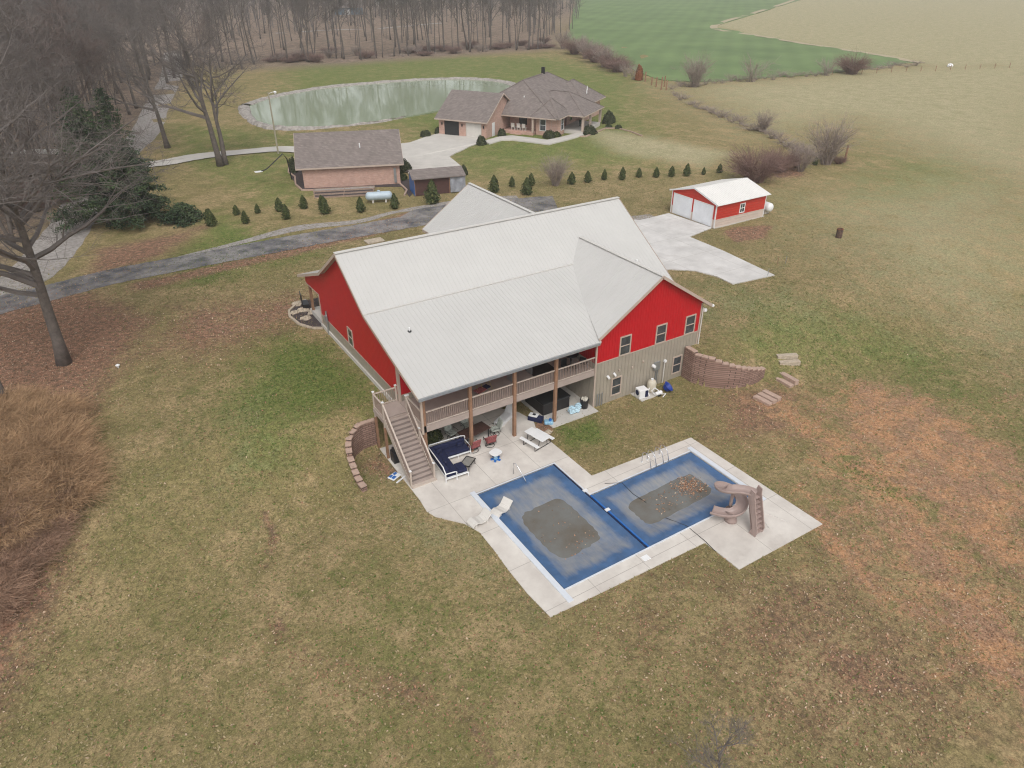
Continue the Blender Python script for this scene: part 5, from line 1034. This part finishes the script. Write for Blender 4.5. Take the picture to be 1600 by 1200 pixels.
# ---------------------------------------------------------------- bare trees
M['bark'] = mat('grey_bark', (.12, .10, .088), .95, .3, 3, bump=.6, bscale=10)
M['twig'] = mat('grey_twig', (.15, .13, .12), .95, .25, .6)
M['twigr'] = mat('reddish_twig', (.155, .118, .105), .95, .25, .6)
M['twigy'] = mat('olive_twig', (.15, .14, .075), .95, .25, .6)
def gen_tree(seed, Hh=18, r0=.28, lean=(0, 0), lim=(8, .35), n2=5, n3=5, n4=6, spread=.55, trop=.12, crown=.35, tw=.011, forks=1, limb_len=.42, depth3=True):
    rg = random.Random(seed); tr = MB(); lb = MB(); tv = []; tf = []
    def path(p, d, L, n, wob, up):
        pts = [p]; d = d.normalized()
        for i in range(n):
            d = (d+Vector((rg.gauss(0, wob), rg.gauss(0, wob), rg.gauss(0, wob)*.6+up))).normalized(); p = p+d*(L/n); pts.append(p)
        return pts
    def side(d):
        a = Vector((rg.gauss(0, 1), rg.gauss(0, 1), rg.gauss(0, 1))); s = (a-d*a.dot(d)); return s.normalized()
    def twig(p, d, L, r):
        q = p+d*L*.5+Vector((rg.gauss(0, .06), rg.gauss(0, .06), rg.gauss(0, .04)))*L; e = q+(d+Vector((rg.gauss(0, .25), rg.gauss(0, .25), rg.gauss(0, .2)+.08))).normalized()*L*.5
        s = side(d)*r; c = d.cross(s); n = len(tv); tv.extend([p+s, p-s*.5+c*.87, p-s*.5-c*.87, q+s*.6, q-s*.3+c*.5, q-s*.3-c*.5, e])
        for k in range(3):
            k2 = (k+1) % 3; tf.extend([(n+k, n+k2, n+3+k2), (n+k, n+3+k2, n+3+k), (n+3+k, n+3+k2, n+6)])
    def grow(pts, rads, lvl, cnt, L):
        for i in range(cnt):
            t = rg.uniform(.18, 1.0) if lvl > 1 else crown+(1-crown)*(i+rg.random()*.8)/cnt
            k = min(int(t*(len(pts)-1)), len(pts)-2); u = t*(len(pts)-1)-k; p = pts[k].lerp(pts[k+1], u); d = (pts[k+1]-pts[k]).normalized()
            ang = spread*rg.uniform(.7, 1.3); nd = (d*math.cos(ang)+side(d)*math.sin(ang)).normalized(); 
            if nd.z < -.25: nd.z *= -.3
            r = rads[0]*(1-t*.8)*rg.uniform(.45, .62)
            if lvl == 1:
                L1 = L*limb_len*(1.15-.6*(t-crown)/(1-crown+.01))*rg.uniform(.8, 1.15); r = max(r*1.25, .04); q = path(p, nd, L1, 6, .16, trop); lb.tube(q, [r*(1-.8*j/6) for j in range(7)], 5, False); grow(q, [r], 2, n2, L1)
            elif lvl == 2:
                L1 = L*.48*(1.2-.5*t)*rg.uniform(.7, 1.2); r = max(min(r, .05), .018); q = path(p, nd, L1, 4, .2, trop*.7); lb.tube(q, [r*(1-.75*j/4) for j in range(5)], 3, False); grow(q, [r], 3, n3, L1)
            else:
                L1 = max(.5, L*.5*rg.uniform(.6, 1.2)); q = p+nd*L1; twig(p, nd, L1, tw*1.3)
                for j in range(n4): pp = p.lerp(q, rg.uniform(.2, 1)); ang = rg.uniform(.3, .8); twig(pp, (nd*math.cos(ang)+side(nd)*math.sin(ang)).normalized(), L1*rg.uniform(.4, .8), tw)
        if lvl > 1: 
            d = (pts[-1]-pts[-2]).normalized(); twig(pts[-1], d, max(.6, L*.25), tw*1.2)
    base = Vector((0, 0, -.2))
    for k in range(forks):
        d = Vector((lean[0]+(rg.uniform(-.2, .2) if forks > 1 else 0), lean[1]+(rg.uniform(-.2, .2) if forks > 1 else 0), 1)); q = path(base, d, Hh, 10, .05, .02); rr = [r0*(1.35 if j == 0 else 1-.88*j/10) for j in range(11)]; tr.tube(q, rr, 9); grow(q, [r0], 1, lim[0], Hh)
    n = len(lb.v); lb.v += tv; lb.f += [tuple(i+n for i in f) for f in tf]
    return tr, lb
TV = {}
def variant(key, twigm, **kw):
    tr, lb = gen_tree(**kw)
    a = bpy.data.meshes.new('trunk'); a.from_pydata([tuple(v) for v in tr.v], [], tr.f); a.materials.append(M['bark']); a.polygons.foreach_set('use_smooth', [True]*len(a.polygons))
    b = bpy.data.meshes.new('crown'); b.from_pydata([tuple(v) for v in lb.v], [], lb.f); b.materials.append(M[twigm]); TV[key] = (a, b); return len(lb.f)
def put(key, x, y, rz, sc, label, group, cat='tree', name='bare_tree', tilt=(0, 0), z=None):
    t = thing(name, label, cat, (x, y, H(x, y) if z is None else z), rz, group); t.scale = (sc, sc, sc); t.rotation_euler = (tilt[0], tilt[1], rz)
    a, b = TV[key]; o = bpy.data.objects.new('trunk', a); lk(o, t); o = bpy.data.objects.new('crown', b); lk(o, t); return t
wk = dict(n2=7, n3=6, n4=8)
variant('w1', 'twig', seed=1, tw=.015, Hh=19, r0=.26, lim=(12, 0), spread=.8, trop=.06, crown=.38, **wk)
variant('w2', 'twig', seed=2, tw=.015, Hh=21, r0=.24, lim=(12, 0), spread=.7, trop=.07, crown=.45, limb_len=.36, **wk)
variant('w3', 'twigr', seed=3, tw=.015, Hh=17, r0=.22, lim=(12, 0), spread=.85, trop=.06, crown=.35, lean=(.06, .03), **wk)
variant('w4', 'twig', seed=4, tw=.018, Hh=18, r0=.2, lim=(7, 0), spread=.6, crown=.38, forks=2, n2=6, n3=5, n4=6)
variant('w5', 'twigr', seed=5, tw=.016, Hh=13, r0=.13, lim=(10, 0), spread=.6, crown=.25, n2=5, n3=5, n4=6)
variant('thin', 'twig', seed=6, tw=.016, Hh=17, r0=.14, lim=(9, 0), spread=.45, crown=.5, limb_len=.28, n2=5, n3=5, n4=6)
variant('olive', 'twigy', seed=7, tw=.02, Hh=20, r0=.24, lim=(13, 0), spread=.6, crown=.35, n2=6, n3=6, n4=8)
variant('pairL', 'twig', seed=11, Hh=19, r0=.42, lim=(15, 0), spread=.95, trop=.05, crown=.32, lean=(.0, .0), limb_len=.42, n2=9, n3=6, n4=6, tw=.012)
variant('pairR', 'twig', seed=12, Hh=14, r0=.36, lim=(12, 0), spread=1.05, trop=.04, crown=.42, lean=(.13, 0), limb_len=.6, n2=9, n3=6, n4=6, tw=.012)
variant('big', 'twig', seed=21, Hh=19, r0=.4, lim=(34, 0), spread=1.1, crown=.27, lean=(.02, .0), limb_len=.52, n2=12, n3=6, n4=5, tw=.010, trop=.0)
variant('fore', 'twig', seed=31, Hh=6.2, r0=.07, lim=(10, 0), spread=.7, crown=.4, n2=6, n3=5, n4=4, tw=.005, limb_len=.4)
rt = random.Random(77)
lane_px = PP([(75, 400), (112, 350), (140, 300), (185, 250), (228, 205), (248, 160), (268, 118), (270, 80)])
def near_lane(x, y, d): return any(math.hypot(x-a, y-b) < d for a, b in lane_px)
cnt = 0; placed = []
def ok(x, y, dmin):
    return all((x-a)**2+(y-b)**2 > dmin*dmin for a, b in placed)
# left wood, near to far
edge1 = PP([(-260, 470), (20, 360), (110, 300), (150, 262), (175, 235), (150, 215), (215, 170), (262, 132), (300, 112), (430, 106), (640, 93), (872, 77), (905, 40), (905, -60), (-260, -60)])
LW = ['tall grey bare tree among the dense wood at the left edge', 'reddish brown bare tree in the left wood beyond the big pine', 'forked bare tree in the left wood behind the pine']
def zone_tree(x, y, labs, grp, keys, scr):
    k = rt.choice(keys); i = 1 if k in ('w3', 'w5') else 2 if k in ('w4',) else 0
    put(k, x, y, rt.uniform(0, 6.28), rt.uniform(*scr), labs[i], grp, tilt=(rt.gauss(0, .03), rt.gauss(0, .03)))
tries = 0; nl = 0
while nl < 165 and tries < 9000:
    tries += 1; y = rt.uniform(42, 190); x = rt.uniform(-.06*y-30 if y < 90 else -.02*y-26, 34)
    if not bool(inpoly(np.array([x]), np.array([y]), edge1)[0]): continue
    if near_lane(x, y, 4.0) or not ok(x, y, 4.2 if y < 110 else 5.5): continue
    placed.append((x, y)); nl += 1; zone_tree(x, y, LW, 'bare trees of the left wood', ['w1', 'w2', 'w3', 'w4', 'w5', 'w1', 'w2'], (.75, 1.1))
# wood beyond the pond
FW = ['tall straight bare tree in the wood beyond the pond', 'short reddish bare tree in the wood beyond the pond', 'forked bare tree in the wood beyond the pond']
edge2 = PP([(400, 105), (640, 92), (868, 77), (888, 40), (900, 0), (903, -20), (300, -20), (330, 108)])
ex = [p[0] for p in edge2]; ey = [p[1] for p in edge2]; tries = 0; nf = 0
e0 = [Vector((*p, 0)) for p in PP([(400, 103), (520, 97), (640, 90), (750, 82), (868, 75)])]
for i in range(46): # front row of trunks
    t_ = (i+rt.random()*.8)/46*4; k = min(int(t_), 3); q = e0[k].lerp(e0[k+1], t_-k)+Vector((rt.uniform(-1, 5), rt.uniform(0, 9), 0))
    if ok(q.x, q.y, 1.6): placed.append((q.x, q.y)); zone_tree(q.x, q.y, FW, 'bare trees beyond the pond', ['w2', 'thin', 'w2', 'w4', 'w1', 'thin'], (.8, 1.2))
while nf < 85 and tries < 9000:
    tries += 1; x = rt.uniform(min(ex), max(ex)*.8); y = rt.uniform(165, 430)
    if y > 190 and rt.random() < .45: continue
    if not bool(inpoly(np.array([x]), np.array([y]), edge2)[0]) or not ok(x, y, 5): continue
    placed.append((x, y)); nf += 1; zone_tree(x, y, FW, 'bare trees beyond the pond', ['w1', 'w2', 'w3', 'w4', 'thin', 'w1'], (.85, 1.2))
for a, b, s, lab in ((155, 105, 1.1, 'tall olive tinted bare tree rising above the left wood at the top edge'),): q = P(a, b); put('olive', q.x, q.y, 1, s, lab, None)
for k, (a, b, key, rz, sc, lab) in enumerate(((345, 259, 'pairL', 0, 1.0, 'taller left trunk of the pair of bare trees by the pale neighbour drive, leaning left'), (352, 257, 'pairR', .0, 1.0, 'shorter right trunk of the pair of bare trees by the pale neighbour drive'),
        (262, 231, 'pairL', .35, .85, 'large bare tree beside the grey lane left of the paired trees'), (100, 568, 'big', 0.0, 1.0, 'biggest bare tree standing in brown leaves at the left of the lawn'), (12, 634, 'w2', 2, .8, 'bare tree trunk at the extreme left edge below the biggest tree'))):
    q = P(a, b); put(key, q.x, q.y, rz, sc, lab, None, tilt=(0, 0))
for a, b, s, rz, lab in ((60, 330, .9, 1, 'forked bare tree on the leaf litter just left of the grey lane'), (105, 305, .8, 2, 'forked bare tree at the bend of the grey lane beside the tallest pine'), (20, 380, .9, 3, 'forked bare tree nearest the left edge above the lane junction'), (130, 270, .8, 5, 'forked bare tree behind the tallest pine beside the lane')): q = P(a, b); put('w4', q.x, q.y, rz, s, lab, 'trees close to the left lane')
q = Vector((-3.6, -22.0)); put('fore', -.2, -23.9, 2.2, .72, 'small bare tree whose thin top branches poke in at the bottom edge', None)
# ---------------------------------------------------------------- shrubs of bare stems
def shrub_mesh(name, seed, n, r, h, mt, arch=.5, w_=.008, sub=5):
    rg = np.random.RandomState(seed); V = []; Fc = []
    for i in range(n):
        a = rg.uniform(0, 6.28); rr = r*.35*math.sqrt(rg.rand()); p = np.array([rr*math.cos(a), rr*math.sin(a), 0.]); out = rg.uniform(.1, 1)*arch; b = a+rg.normal(0, .6)
        d = np.array([math.cos(b)*out, math.sin(b)*out, 1.]); L = h*rg.uniform(.6, 1.1)/4; pts = [p]
        for k in range(4): d = d/np.linalg.norm(d); p = p+d*L; pts.append(p); d = d+np.array([math.cos(b)*.12, math.sin(b)*.12, -.12])*arch*1.6+rg.normal(0, .12, 3)
        def rib(q0, q1, w0, w1):
            dd = q1-q0; s = np.cross(dd, rg.normal(0, 1, 3)); s /= np.linalg.norm(s)+1e-9; m = len(V); V.extend([q0-s*w0, q0+s*w0, q1+s*w1, q1-s*w1]); Fc.append((m, m+1, m+2, m+3))
        for k in range(4): rib(pts[k], pts[k+1], w_*2*(1-.2*k), w_*2*(1-.2*(k+1)))
        for k in range(sub):
            t = rg.uniform(.25, 1)*3.99; j = int(t); q0 = pts[j]+(pts[j+1]-pts[j])*(t-j); dd = (pts[j+1]-pts[j]); dd = dd/np.linalg.norm(dd)+rg.normal(0, .5, 3); q1 = q0+dd*h*rg.uniform(.08, .24); rib(q0, q1, w_, w_*.5)
    me = bpy.data.meshes.new(name); me.from_pydata([tuple(v) for v in V], [], Fc); me.materials.append(mt); return me
M['brushp'] = mat('pinkish_brown_stems', (.29, .175, .115), .95, .3, .8, col2=(.37, .235, .16)); M['brushr'] = mat('red_brown_stems', (.21, .13, .11), .95, .3, 1); M['brusho'] = mat('orange_straw_stems', (.31, .185, .10), .95, .35, .8, col2=(.40, .26, .145)); M['brushg'] = mat('grey_stems', (.29, .235, .205), .95, .25, 1)
SM = {'r': shrub_mesh('stems', 1, 380, 2.6, 3.6, M['brushr'], .8, .010, 12), 'g': shrub_mesh('stems', 2, 110, 1.3, 4.2, M['brushg'], .5, .012, 16), 'o': shrub_mesh('stems', 3, 900, 3.0, 2.6, M['brusho'], 1.0, .009, 9), 'p': shrub_mesh('stems', 4, 900, 3.0, 2.2, M['brushp'], 1.0, .009, 9), 's': shrub_mesh('stems', 5, 36, .8, 2.2, M['brushg'], .6, .010, 9)}
def shrub(key, a, b, sc, rz, label, grp=None, q=None):
    q = q or P(a, b); o = bpy.data.objects.new('bare_shrub', SM[key]); lk(o); o.location = (q.x, q.y, H(q.x, q.y)-.03); o.scale = (sc,)*3 if not hasattr(sc, '__len__') else sc; o.rotation_euler = (0, 0, rz); return tag(o, label, 'shrub', grp)
shrub('r', 1178, 284, 1.2, 0, 'large dense reddish bare shrub behind the small red garage'); shrub('r', 1215, 268, .9, 1, 'smaller reddish shrub right of the large dense one')
shrub('g', 1290, 257, 1.35, 0, 'tall pale bare shrub at the corner of the straw pasture'); shrub('g', 1250, 268, .8, 2, 'faint bare shrub between the two tall ones'); shrub('r', 1310, 256, .35, 2, 'low dark brush pile at the foot of the tall pale shrub')
shrub('g', 1192, 206, .75, 1, 'lone small bare tree on the straw field edge'); shrub('g', 868, 290, .85, .5, 'young bare tree among the small evergreens by the gravel'); shrub('g', 1085, 136, 1.5, .5, 'pale round bare tree at the field corner'); shrub('s', 1175, 128, 2.6, 0, 'thin pale sapling in the hedge line of the green field')
shrub('r', 1330, 116, 1.35, 1, 'dark leaning shrub in the hedge line of the green field'); shrub('s', 1292, 118, 2.0, 1, 'thin small shrub left of the dark leaning one')
for i, (a, b) in enumerate(((880, 76), (898, 84), (915, 92), (930, 98), (943, 104), (955, 107), (905, 80), (922, 86), (938, 93), (965, 112))): shrub('r' if i % 2 else 'g', a, b, (1.3, 1.3, 1.25-.04*i), i, 'pinkish bare hedge shrub in the row right of the neighbour house', 'hedge shrubs along the meadow')
for i, (a, b) in enumerate(((977, 120), (952, 128) if False else (990, 124))): shrub('s', a, b, 1.6, i, 'thin young roadside sapling near the orange leaved tree', 'young saplings')
for i in range(30):
    t_ = i/29; a = 1050+380*t_; b = 138-36*t_+rt.uniform(-2, 2); shrub('s', a, b, (rt.uniform(1, 2.6), 1.2, rt.uniform(.4, .9)), i, 'scrubby grey weed clump along the near edge of the green field', 'weeds along the field edge')
for i in range(30):
    t_ = i/29; a = 1055+230*t_; b = 150+100*t_+rt.uniform(-4, 4); shrub('s', a, b, (rt.uniform(.8, 2.0), 1.2, rt.uniform(.3, .8)), i, 'scrubby grey weed clump along the diagonal pasture fence line', 'weeds along the diagonal line')
rb = random.Random(5); nb = 0
BL = {'p': ['tangled pinkish stems of low brush, frontmost at the lower left', 'tangled pinkish brush along the lower left edge'], 'o': ['tangled straw brown brush along the left edge']}
for row in range(11):
    b = 655+row*34; xr_ = 85 if row < 5 else 85-24*(row-4)
    for a in range(-20, xr_+20, 38):
        k = 'o' if b+rb.uniform(-60, 60) < 800 else 'p'
        q = P(a+rb.uniform(-12, 12), b+rb.uniform(-12, 12)); s_ = rb.uniform(.55, .85); nb += 1
        shrub(k, 0, 0, (s_*1.1, s_*1.1, s_*.75), nb*1.3, BL[k][-1], 'tangled brush along the left edge', q)
for i in range(46): # understory along the front of the far wood
    t_ = rt.random(); a = 400+470*t_; b = 103-28*t_-abs(rt.gauss(0, 7)); shrub(rt.choice('rrgs'), a, b, (rt.uniform(.5, 1.1), rt.uniform(.5, 1.1), rt.uniform(.3, .7)), i, 'low reddish brush at the foot of the wood beyond the pond', 'brush at the wood edge')
# deep wood, one mass
rg = np.random.RandomState(12); V = []; Fq = []
def ribs(p, q, w0, w1):
    n = len(p); d = q-p; s_ = np.cross(d, rg.normal(0, 1, (n, 3))); s_ /= np.linalg.norm(s_, axis=1)[:, None]+1e-9; o_ = sum(len(v) for v in V); V.append(np.stack([p-s_*w0, p+s_*w0, q+s_*w1, q-s_*w1], 1).reshape(-1, 3)); Fq.append(np.arange(n*4).reshape(n, 4)+o_)
ip = inpoly; xs_ = rg.uniform(-60, 290, 2600); ys_ = rg.uniform(185, 440, 2600); xs_ = xs_; kk = ip(xs_, ys_, edge2)|ip(xs_, ys_, edge1); xs_ = xs_[kk][:520]; ys_ = ys_[kk][:520]
for x, y in zip(xs_, ys_):
    z = H(x, y); h_ = rg.uniform(14, 22); top = np.array([x+rg.normal(0, .8), y+rg.normal(0, .8), z+h_]); b0 = np.array([x, y, z]); ribs(b0[None], top[None], .2, .04); ribs(b0[None], top[None], .2, .04)
    m_ = 26; t_ = rg.uniform(.25, .95, m_); p0 = b0+(top-b0)*t_[:, None]; an = rg.uniform(0, 6.28, m_); L_ = rg.uniform(2, 5, m_)*(1.2-t_*.6); p1 = p0+np.stack([np.cos(an)*L_*.8, np.sin(an)*L_*.8, L_*.6], 1); ribs(p0, p1, .05, .02)
    k_ = rg.randint(0, m_, 170); u_ = rg.rand(170)[:, None]; q0 = p0[k_]+(p1-p0)[k_]*u_; q1 = q0+rg.normal(0, .75, (170, 3))+np.array([0, 0, .4]); ribs(q0, q1, .022, .012)
o = fastmesh('deep_wood', np.concatenate(V), np.concatenate(Fq), M['twig']); tag(o, kind='stuff')
for i in range(12): a = rt.uniform(20, 170); b = rt.uniform(255, 330); shrub('r', a, b, rt.uniform(.4, .8), i, 'low reddish brush under the trees by the left lane', 'brush under the left wood')
# ---------------------------------------------------------------- conifers
def leafm(name, cols): return tintmat(name, cols, .8)
M['pine'] = leafm('pine_needles', [(.022, .038, .02), (.05, .08, .038), (.085, .115, .05)]); M['arb'] = leafm('arborvitae', [(.025, .038, .014), (.06, .078, .026), (.12, .12, .045)]); M['box'] = leafm('boxwood', [(.02, .028, .015), (.05, .062, .028), (.085, .085, .045)]); M['redleaf'] = leafm('red_leaf', [(.16, .05, .02), (.28, .10, .045), (.34, .16, .07)])
def cards(pts, nrm, size, rg):
    n = len(pts); u = rg.normal(0, 1, (n, 3)); u -= (u*nrm).sum(1)[:, None]*nrm; u /= np.linalg.norm(u, axis=1)[:, None]+1e-9; v = np.cross(nrm, u); s = (size*rg.uniform(.6, 1.4, n))[:, None]
    V = np.stack([pts-u*s*.5, pts+v*s*.28, pts+u*s*.6, pts-v*s*.28], 1).reshape(-1, 3); return V, np.arange(n*4).reshape(n, 4)
def cone_mesh(name, seed, h, r, n, size, mt, z0=.05, power=1.0, rough=.25):
    rg = np.random.RandomState(seed); t = rg.rand(n)**.75; a = rg.uniform(0, 6.28, n); rad = r*((1-t)**power)*(.75+.5*np.minimum(t*4,1))*(1-rough*rg.rand(n))*(1+.18*np.sin(a*3+seed+t*7)+.12*np.sin(a*7+t*23)); rad = np.where(t < .08, rad*(.6+5*t), rad)
    k = rg.rand(n)**.35; p = np.stack([rad*k*np.cos(a), rad*k*np.sin(a), z0*h+t*h*(1-z0)], 1); nr = np.stack([np.cos(a), np.sin(a), .6+0*a], 1)+rg.normal(0, .45, (n, 3)); nr /= np.linalg.norm(nr, axis=1)[:, None]
    V, F_ = cards(p, nr, np.full(n, size), rg); c = np.clip(.5+rg.normal(0, .25, n), 0, 1)
    col = np.repeat(np.stack([c, c, c, np.ones(n)], 1), 4, 0); o = fastmesh(name, V, F_, mt, None, col); me = o.data; bpy.data.objects.remove(o); return me
EV = [cone_mesh('foliage', 40+i, 1.55, .55, 3000, .16, M['arb'], .02, .62, .6) for i in range(3)]
evp = [(331, 353, 1.15), (347, 338, .7) if False else (326, 345, .8), (370, 336, .7), (384, 349, .85), (403, 333, .65), (437, 330, .95), (448, 342, 1.0), (475, 326, .95), (508, 334, 1.2), (514, 318, .9) if False else (503, 322, .8), (564, 331, 1.05), (617, 326, 1.1), (676, 318, 1.7),
       (772, 300, 1.25), (800, 292, .8), (830, 290, .95), (823, 304, 1.25), (893, 288, .95), (918, 285, .9), (944, 281, .85), (972, 281, 1.0), (998, 277, .75), (1025, 277, .8), (1049, 276, .85), (1073, 275, 1.0), (1099, 273, .6), (1124, 270, .75), (1217, 262, .9), (1243, 262, .8), (1273, 258, .7), (875, 287, .0)]
for i, (a, b, s) in enumerate(evp):
    if s == 0: continue
    q = P(a, b); t = thing('small_evergreen', 'small planted evergreen number', 'evergreen', (q.x, q.y, q.z), rt.uniform(0, 6), 'row of small planted evergreens'); t.scale = (s*rt.uniform(.9, 1.15), s*rt.uniform(.9, 1.15), s)
    t['label'] = 'small dark evergreen in the planted row between the drive and the neighbour lawn' if i < 13 else 'small dark evergreen in the planted row on the neighbour lawn above the long roof' if i < 27 else 'small dark evergreen half hidden behind the bare shrubs by the red garage'
    o = bpy.data.objects.new('foliage', EV[i % 3]); lk(o, t); MB().cyl(0, 0, -.1, .4, .05, 8).build('trunk', M['bark'], t)
def pine(a, b, h, r, seed, label, n=9000, q=None):
    q = q or P(a, b); rg = np.random.RandomState(seed); t = thing('pine_tree', label, 'pine tree', (q.x, q.y, q.z)); MB().tube([(0, 0, -.2), (.1, 0, h*.5), (0, .1, h*.97)], [r*.07, r*.045, .02], 8).build('trunk', M['bark'], t)
    pts = []; nb = 150; bm_ = MB()
    for k in range(nb):
        tt = (k+.5)/nb; z = h*(.06+.92*tt); L = r*(1-tt)**.75*rg.uniform(.6, 1.15)+.25; an = k*2.4+rg.normal(0, .3); drop = -.12*L*rg.uniform(.2, 1.4)
        e = np.array([L*math.cos(an), L*math.sin(an), drop]); bm_.tube([(0, 0, z), (e[0]*.5, e[1]*.5, z+.06*L), (e[0], e[1], z+drop)], [.05, .03, .01], 4, False); m_ = int(n/nb*(L/r)*1.9)+12; u = rg.rand(m_)**.7
        c = np.array([0, 0, z])+np.outer(u, e); c[:, 2] += .06*L*np.sin(u*3.14); c += rg.normal(0, 1, (m_, 3))*np.array([.42, .42, .16])*(.25+.13*L*u[:, None]**.6); pts.append(c)
    bm_.build('branches', M['bark'], t); p = np.concatenate(pts); nr = rg.normal(0, .5, p.shape)+np.array([0, 0, .8]); nr /= np.linalg.norm(nr, axis=1)[:, None]; V, F_ = cards(p, nr, np.full(len(p), .24), rg)
    c = np.clip(.45+.25*np.sin(p[:, 0]*1.3+p[:, 2]*1.1+seed)+rg.normal(0, .2, len(p)), 0, 1); fastmesh('foliage', V, F_, M['pine'], t, np.repeat(np.stack([c, c, c, np.ones(len(c))], 1), 4, 0))
pine(172, 352, 13, 4.6, 1, 'tallest dark green pine left of the lawn behind bare twigs', 26000); pine(222, 345, 8.5, 3.6, 2, 'wide low dark green pine right of the tallest one', 17000); pine(150, 300, 12, 4.2, 4, 'dark pine standing behind the tallest pine', 9000); pine(196, 290, 11.5, 3.8, 5, 'dark pine beside the grey lane behind the others', 9000); pine(288, 345, 1.9, 2.2, 6, 'low spreading bluish evergreen at the end of the planted row', 4000)
def bush(a, b, r, h, label, m_='box', seed=1, q=None, grp='clipped shrubs round the neighbour buildings', name='round_shrub'):
    q = q or P(a, b); rg = np.random.RandomState(seed); n = int(1500*r*h)+500; d = rg.normal(0, 1, (n, 3)); d /= np.linalg.norm(d, axis=1)[:, None]; d[:, 2] = np.abs(d[:, 2])*1.0; k = (1-.2*rg.rand(n))*(1+.08*np.sin(d[:, 0]*7+seed)+.08*np.sin(d[:, 1]*9)); p = d*np.array([r, r, h])*k[:, None]; p[:, 2] = np.maximum(p[:, 2], .02)
    nr = d+rg.normal(0, .4, d.shape); nr /= np.linalg.norm(nr, axis=1)[:, None]; V, F_ = cards(p, nr, np.full(n, .17), rg); c = np.clip(.5+rg.normal(0, .25, n), 0, 1); o = fastmesh(name, V, F_, M[m_], None, np.repeat(np.stack([c, c, c, np.ones(n)], 1), 4, 0)); o.location = (q.x, q.y, q.z); tag(o, label, 'shrub', grp); return o
for i, (a, b, r_, h_, m_, lab) in enumerate(((459, 270, .55, 2.0, 'box', 'tall narrow clipped shrub at the left corner of the brick garage'), (633, 268, .9, 1.5, 'box', 'round dark shrub at the right corner of the brick garage'), (628, 281, .7, .9, 'arb', 'low yellowish shrub below the corner of the brick garage'),
    (752, 226, .75, 1.3, 'box', 'round dark shrub on stones at the garage corner of the neighbour house'), (784, 213, .7, 1.15, 'box', 'round dark shrub by the neighbour side door'), (858, 216, 1.0, 1.2, 'box', 'rounded green shrub under the bay window'), (869, 213, .8, .7, 'arb', 'low yellow green shrub right of the bay window shrub'), (920, 209, 1.3, 1.35, 'box', 'largest round shrub at the neighbour front steps'),
    (951, 192, 1.1, 1.9, 'box', 'round topped brownish shrub at the far right house corner'), (951, 200, .6, .6, 'box', 'small low shrub below the round topped one'), (966, 201, .6, .6, 'box', 'small low shrub at the end of the stone edging'), (665, 213, .9, .9, 'box', 'round shrub at the left end of the concrete court'), (684, 209, .5, 1.0, 'box', 'narrow shrub at the left corner of the open garage bay'), (724, 273, .6, 1.2, 'box', 'dark shrub behind the low shed'))):
    bush(a, b, r_, h_, lab, m_, i)
bush(998, 125, .9, 3.2, 'young tree with orange leaves at the hedge end', 'redleaf', 41, grp=None, name='orange_tree')
bush(640, 690, .8, .9, 'shade plant', 'arb', 51, grp=None) if False else None
bush(0, 0, .7, .7, 'leafy green plant in the shade under the deck by the sofa', 'arb', 52, q=Vector((1.6, 2.5, .05)), grp=None, name='patio_plant')
# scattered dead leaves and grass tufts
def scatter(name, n, size, mt, wfn, seed, xr=(-30, 56), yr=(-27, 46)):
    rg = np.random.RandomState(seed); x = rg.uniform(*xr, n*3); y = rg.uniform(*yr, n*3); w_ = wfn(x, y)*np.clip((xr[1]-x)/16, 0, 1)*np.clip((yr[1]-y)/14, 0, 1); keep = rg.rand(n*3) < w_
    for poly in (PAT, [(-.3, 3), (23, 3), (23, 21), (-.3, 21)], [(12.5, -.1), (23, -.1), (23, 4), (12.5, 4)], [(-1.7, -1.4), (0, -1.4), (0, 4), (-1.7, 4)], drv): keep &= ~inpoly(x, y, poly)
    x = x[keep][:n]; y = y[keep][:n]; z = Hn(x, y)+.03
    return leafcloud(len(x), lambda r_, k: np.stack([x, y, z+r_.uniform(0, .03, len(x))], 1), size, name, mt, seed=seed)
tag(scatter('fallen_leaves', 130000, .052, M['leaf'], lambda x, y: .05+.9*interp(leaf, x, y)+.06*interp(dirt, x, y), 5), kind='stuff')
M['tuft'] = tintmat('grass_tuft', [(.06, .11, .02), (.12, .15, .04), (.20, .18, .075), (.28, .225, .12), (.38, .30, .18)])
o = scatter('grass_tufts', 230000, .055, M['tuft'], lambda x, y: .45*(1-interp(leaf, x, y))*(1-.8*interp(dirt, x, y)), 6); tag(o, kind='stuff')
nv_ = len(o.data.vertices); cv = np.zeros(nv_*3, np.float32); o.data.vertices.foreach_get('co', cv); cv = cv.reshape(-1, 3)[::4]; c_ = np.clip(.62-.62*interp(green, cv[:, 0], cv[:, 1])+np.random.RandomState(3).normal(0, .22, len(cv)), 0, 1)
o.data.color_attributes['tint'].data.foreach_set('color', np.repeat(np.stack([c_, c_, c_, np.ones(len(c_))], 1), 4, 0).astype(np.float32).ravel())
# ---------------------------------------------------------------- haze
hz = MB().box(-1550, -1550, -2.2, 2250, 2250, 60).build('haze', M['white']); hz.data.materials.clear()
hm = bpy.data.materials.new('haze'); hm.use_nodes = True; t_ = hm.node_tree; t_.nodes.remove(t_.nodes['Principled BSDF']); pv = t_.nodes.new('ShaderNodeVolumePrincipled'); pv.inputs['Density'].default_value = .00042; pv.inputs['Color'].default_value = (.9, .92, .95, 1); pv.inputs['Anisotropy'].default_value = .1
t_.links.new(pv.outputs[0], t_.nodes['Material Output'].inputs['Volume']); hz.data.materials.append(hm); tag(hz, kind='stuff')
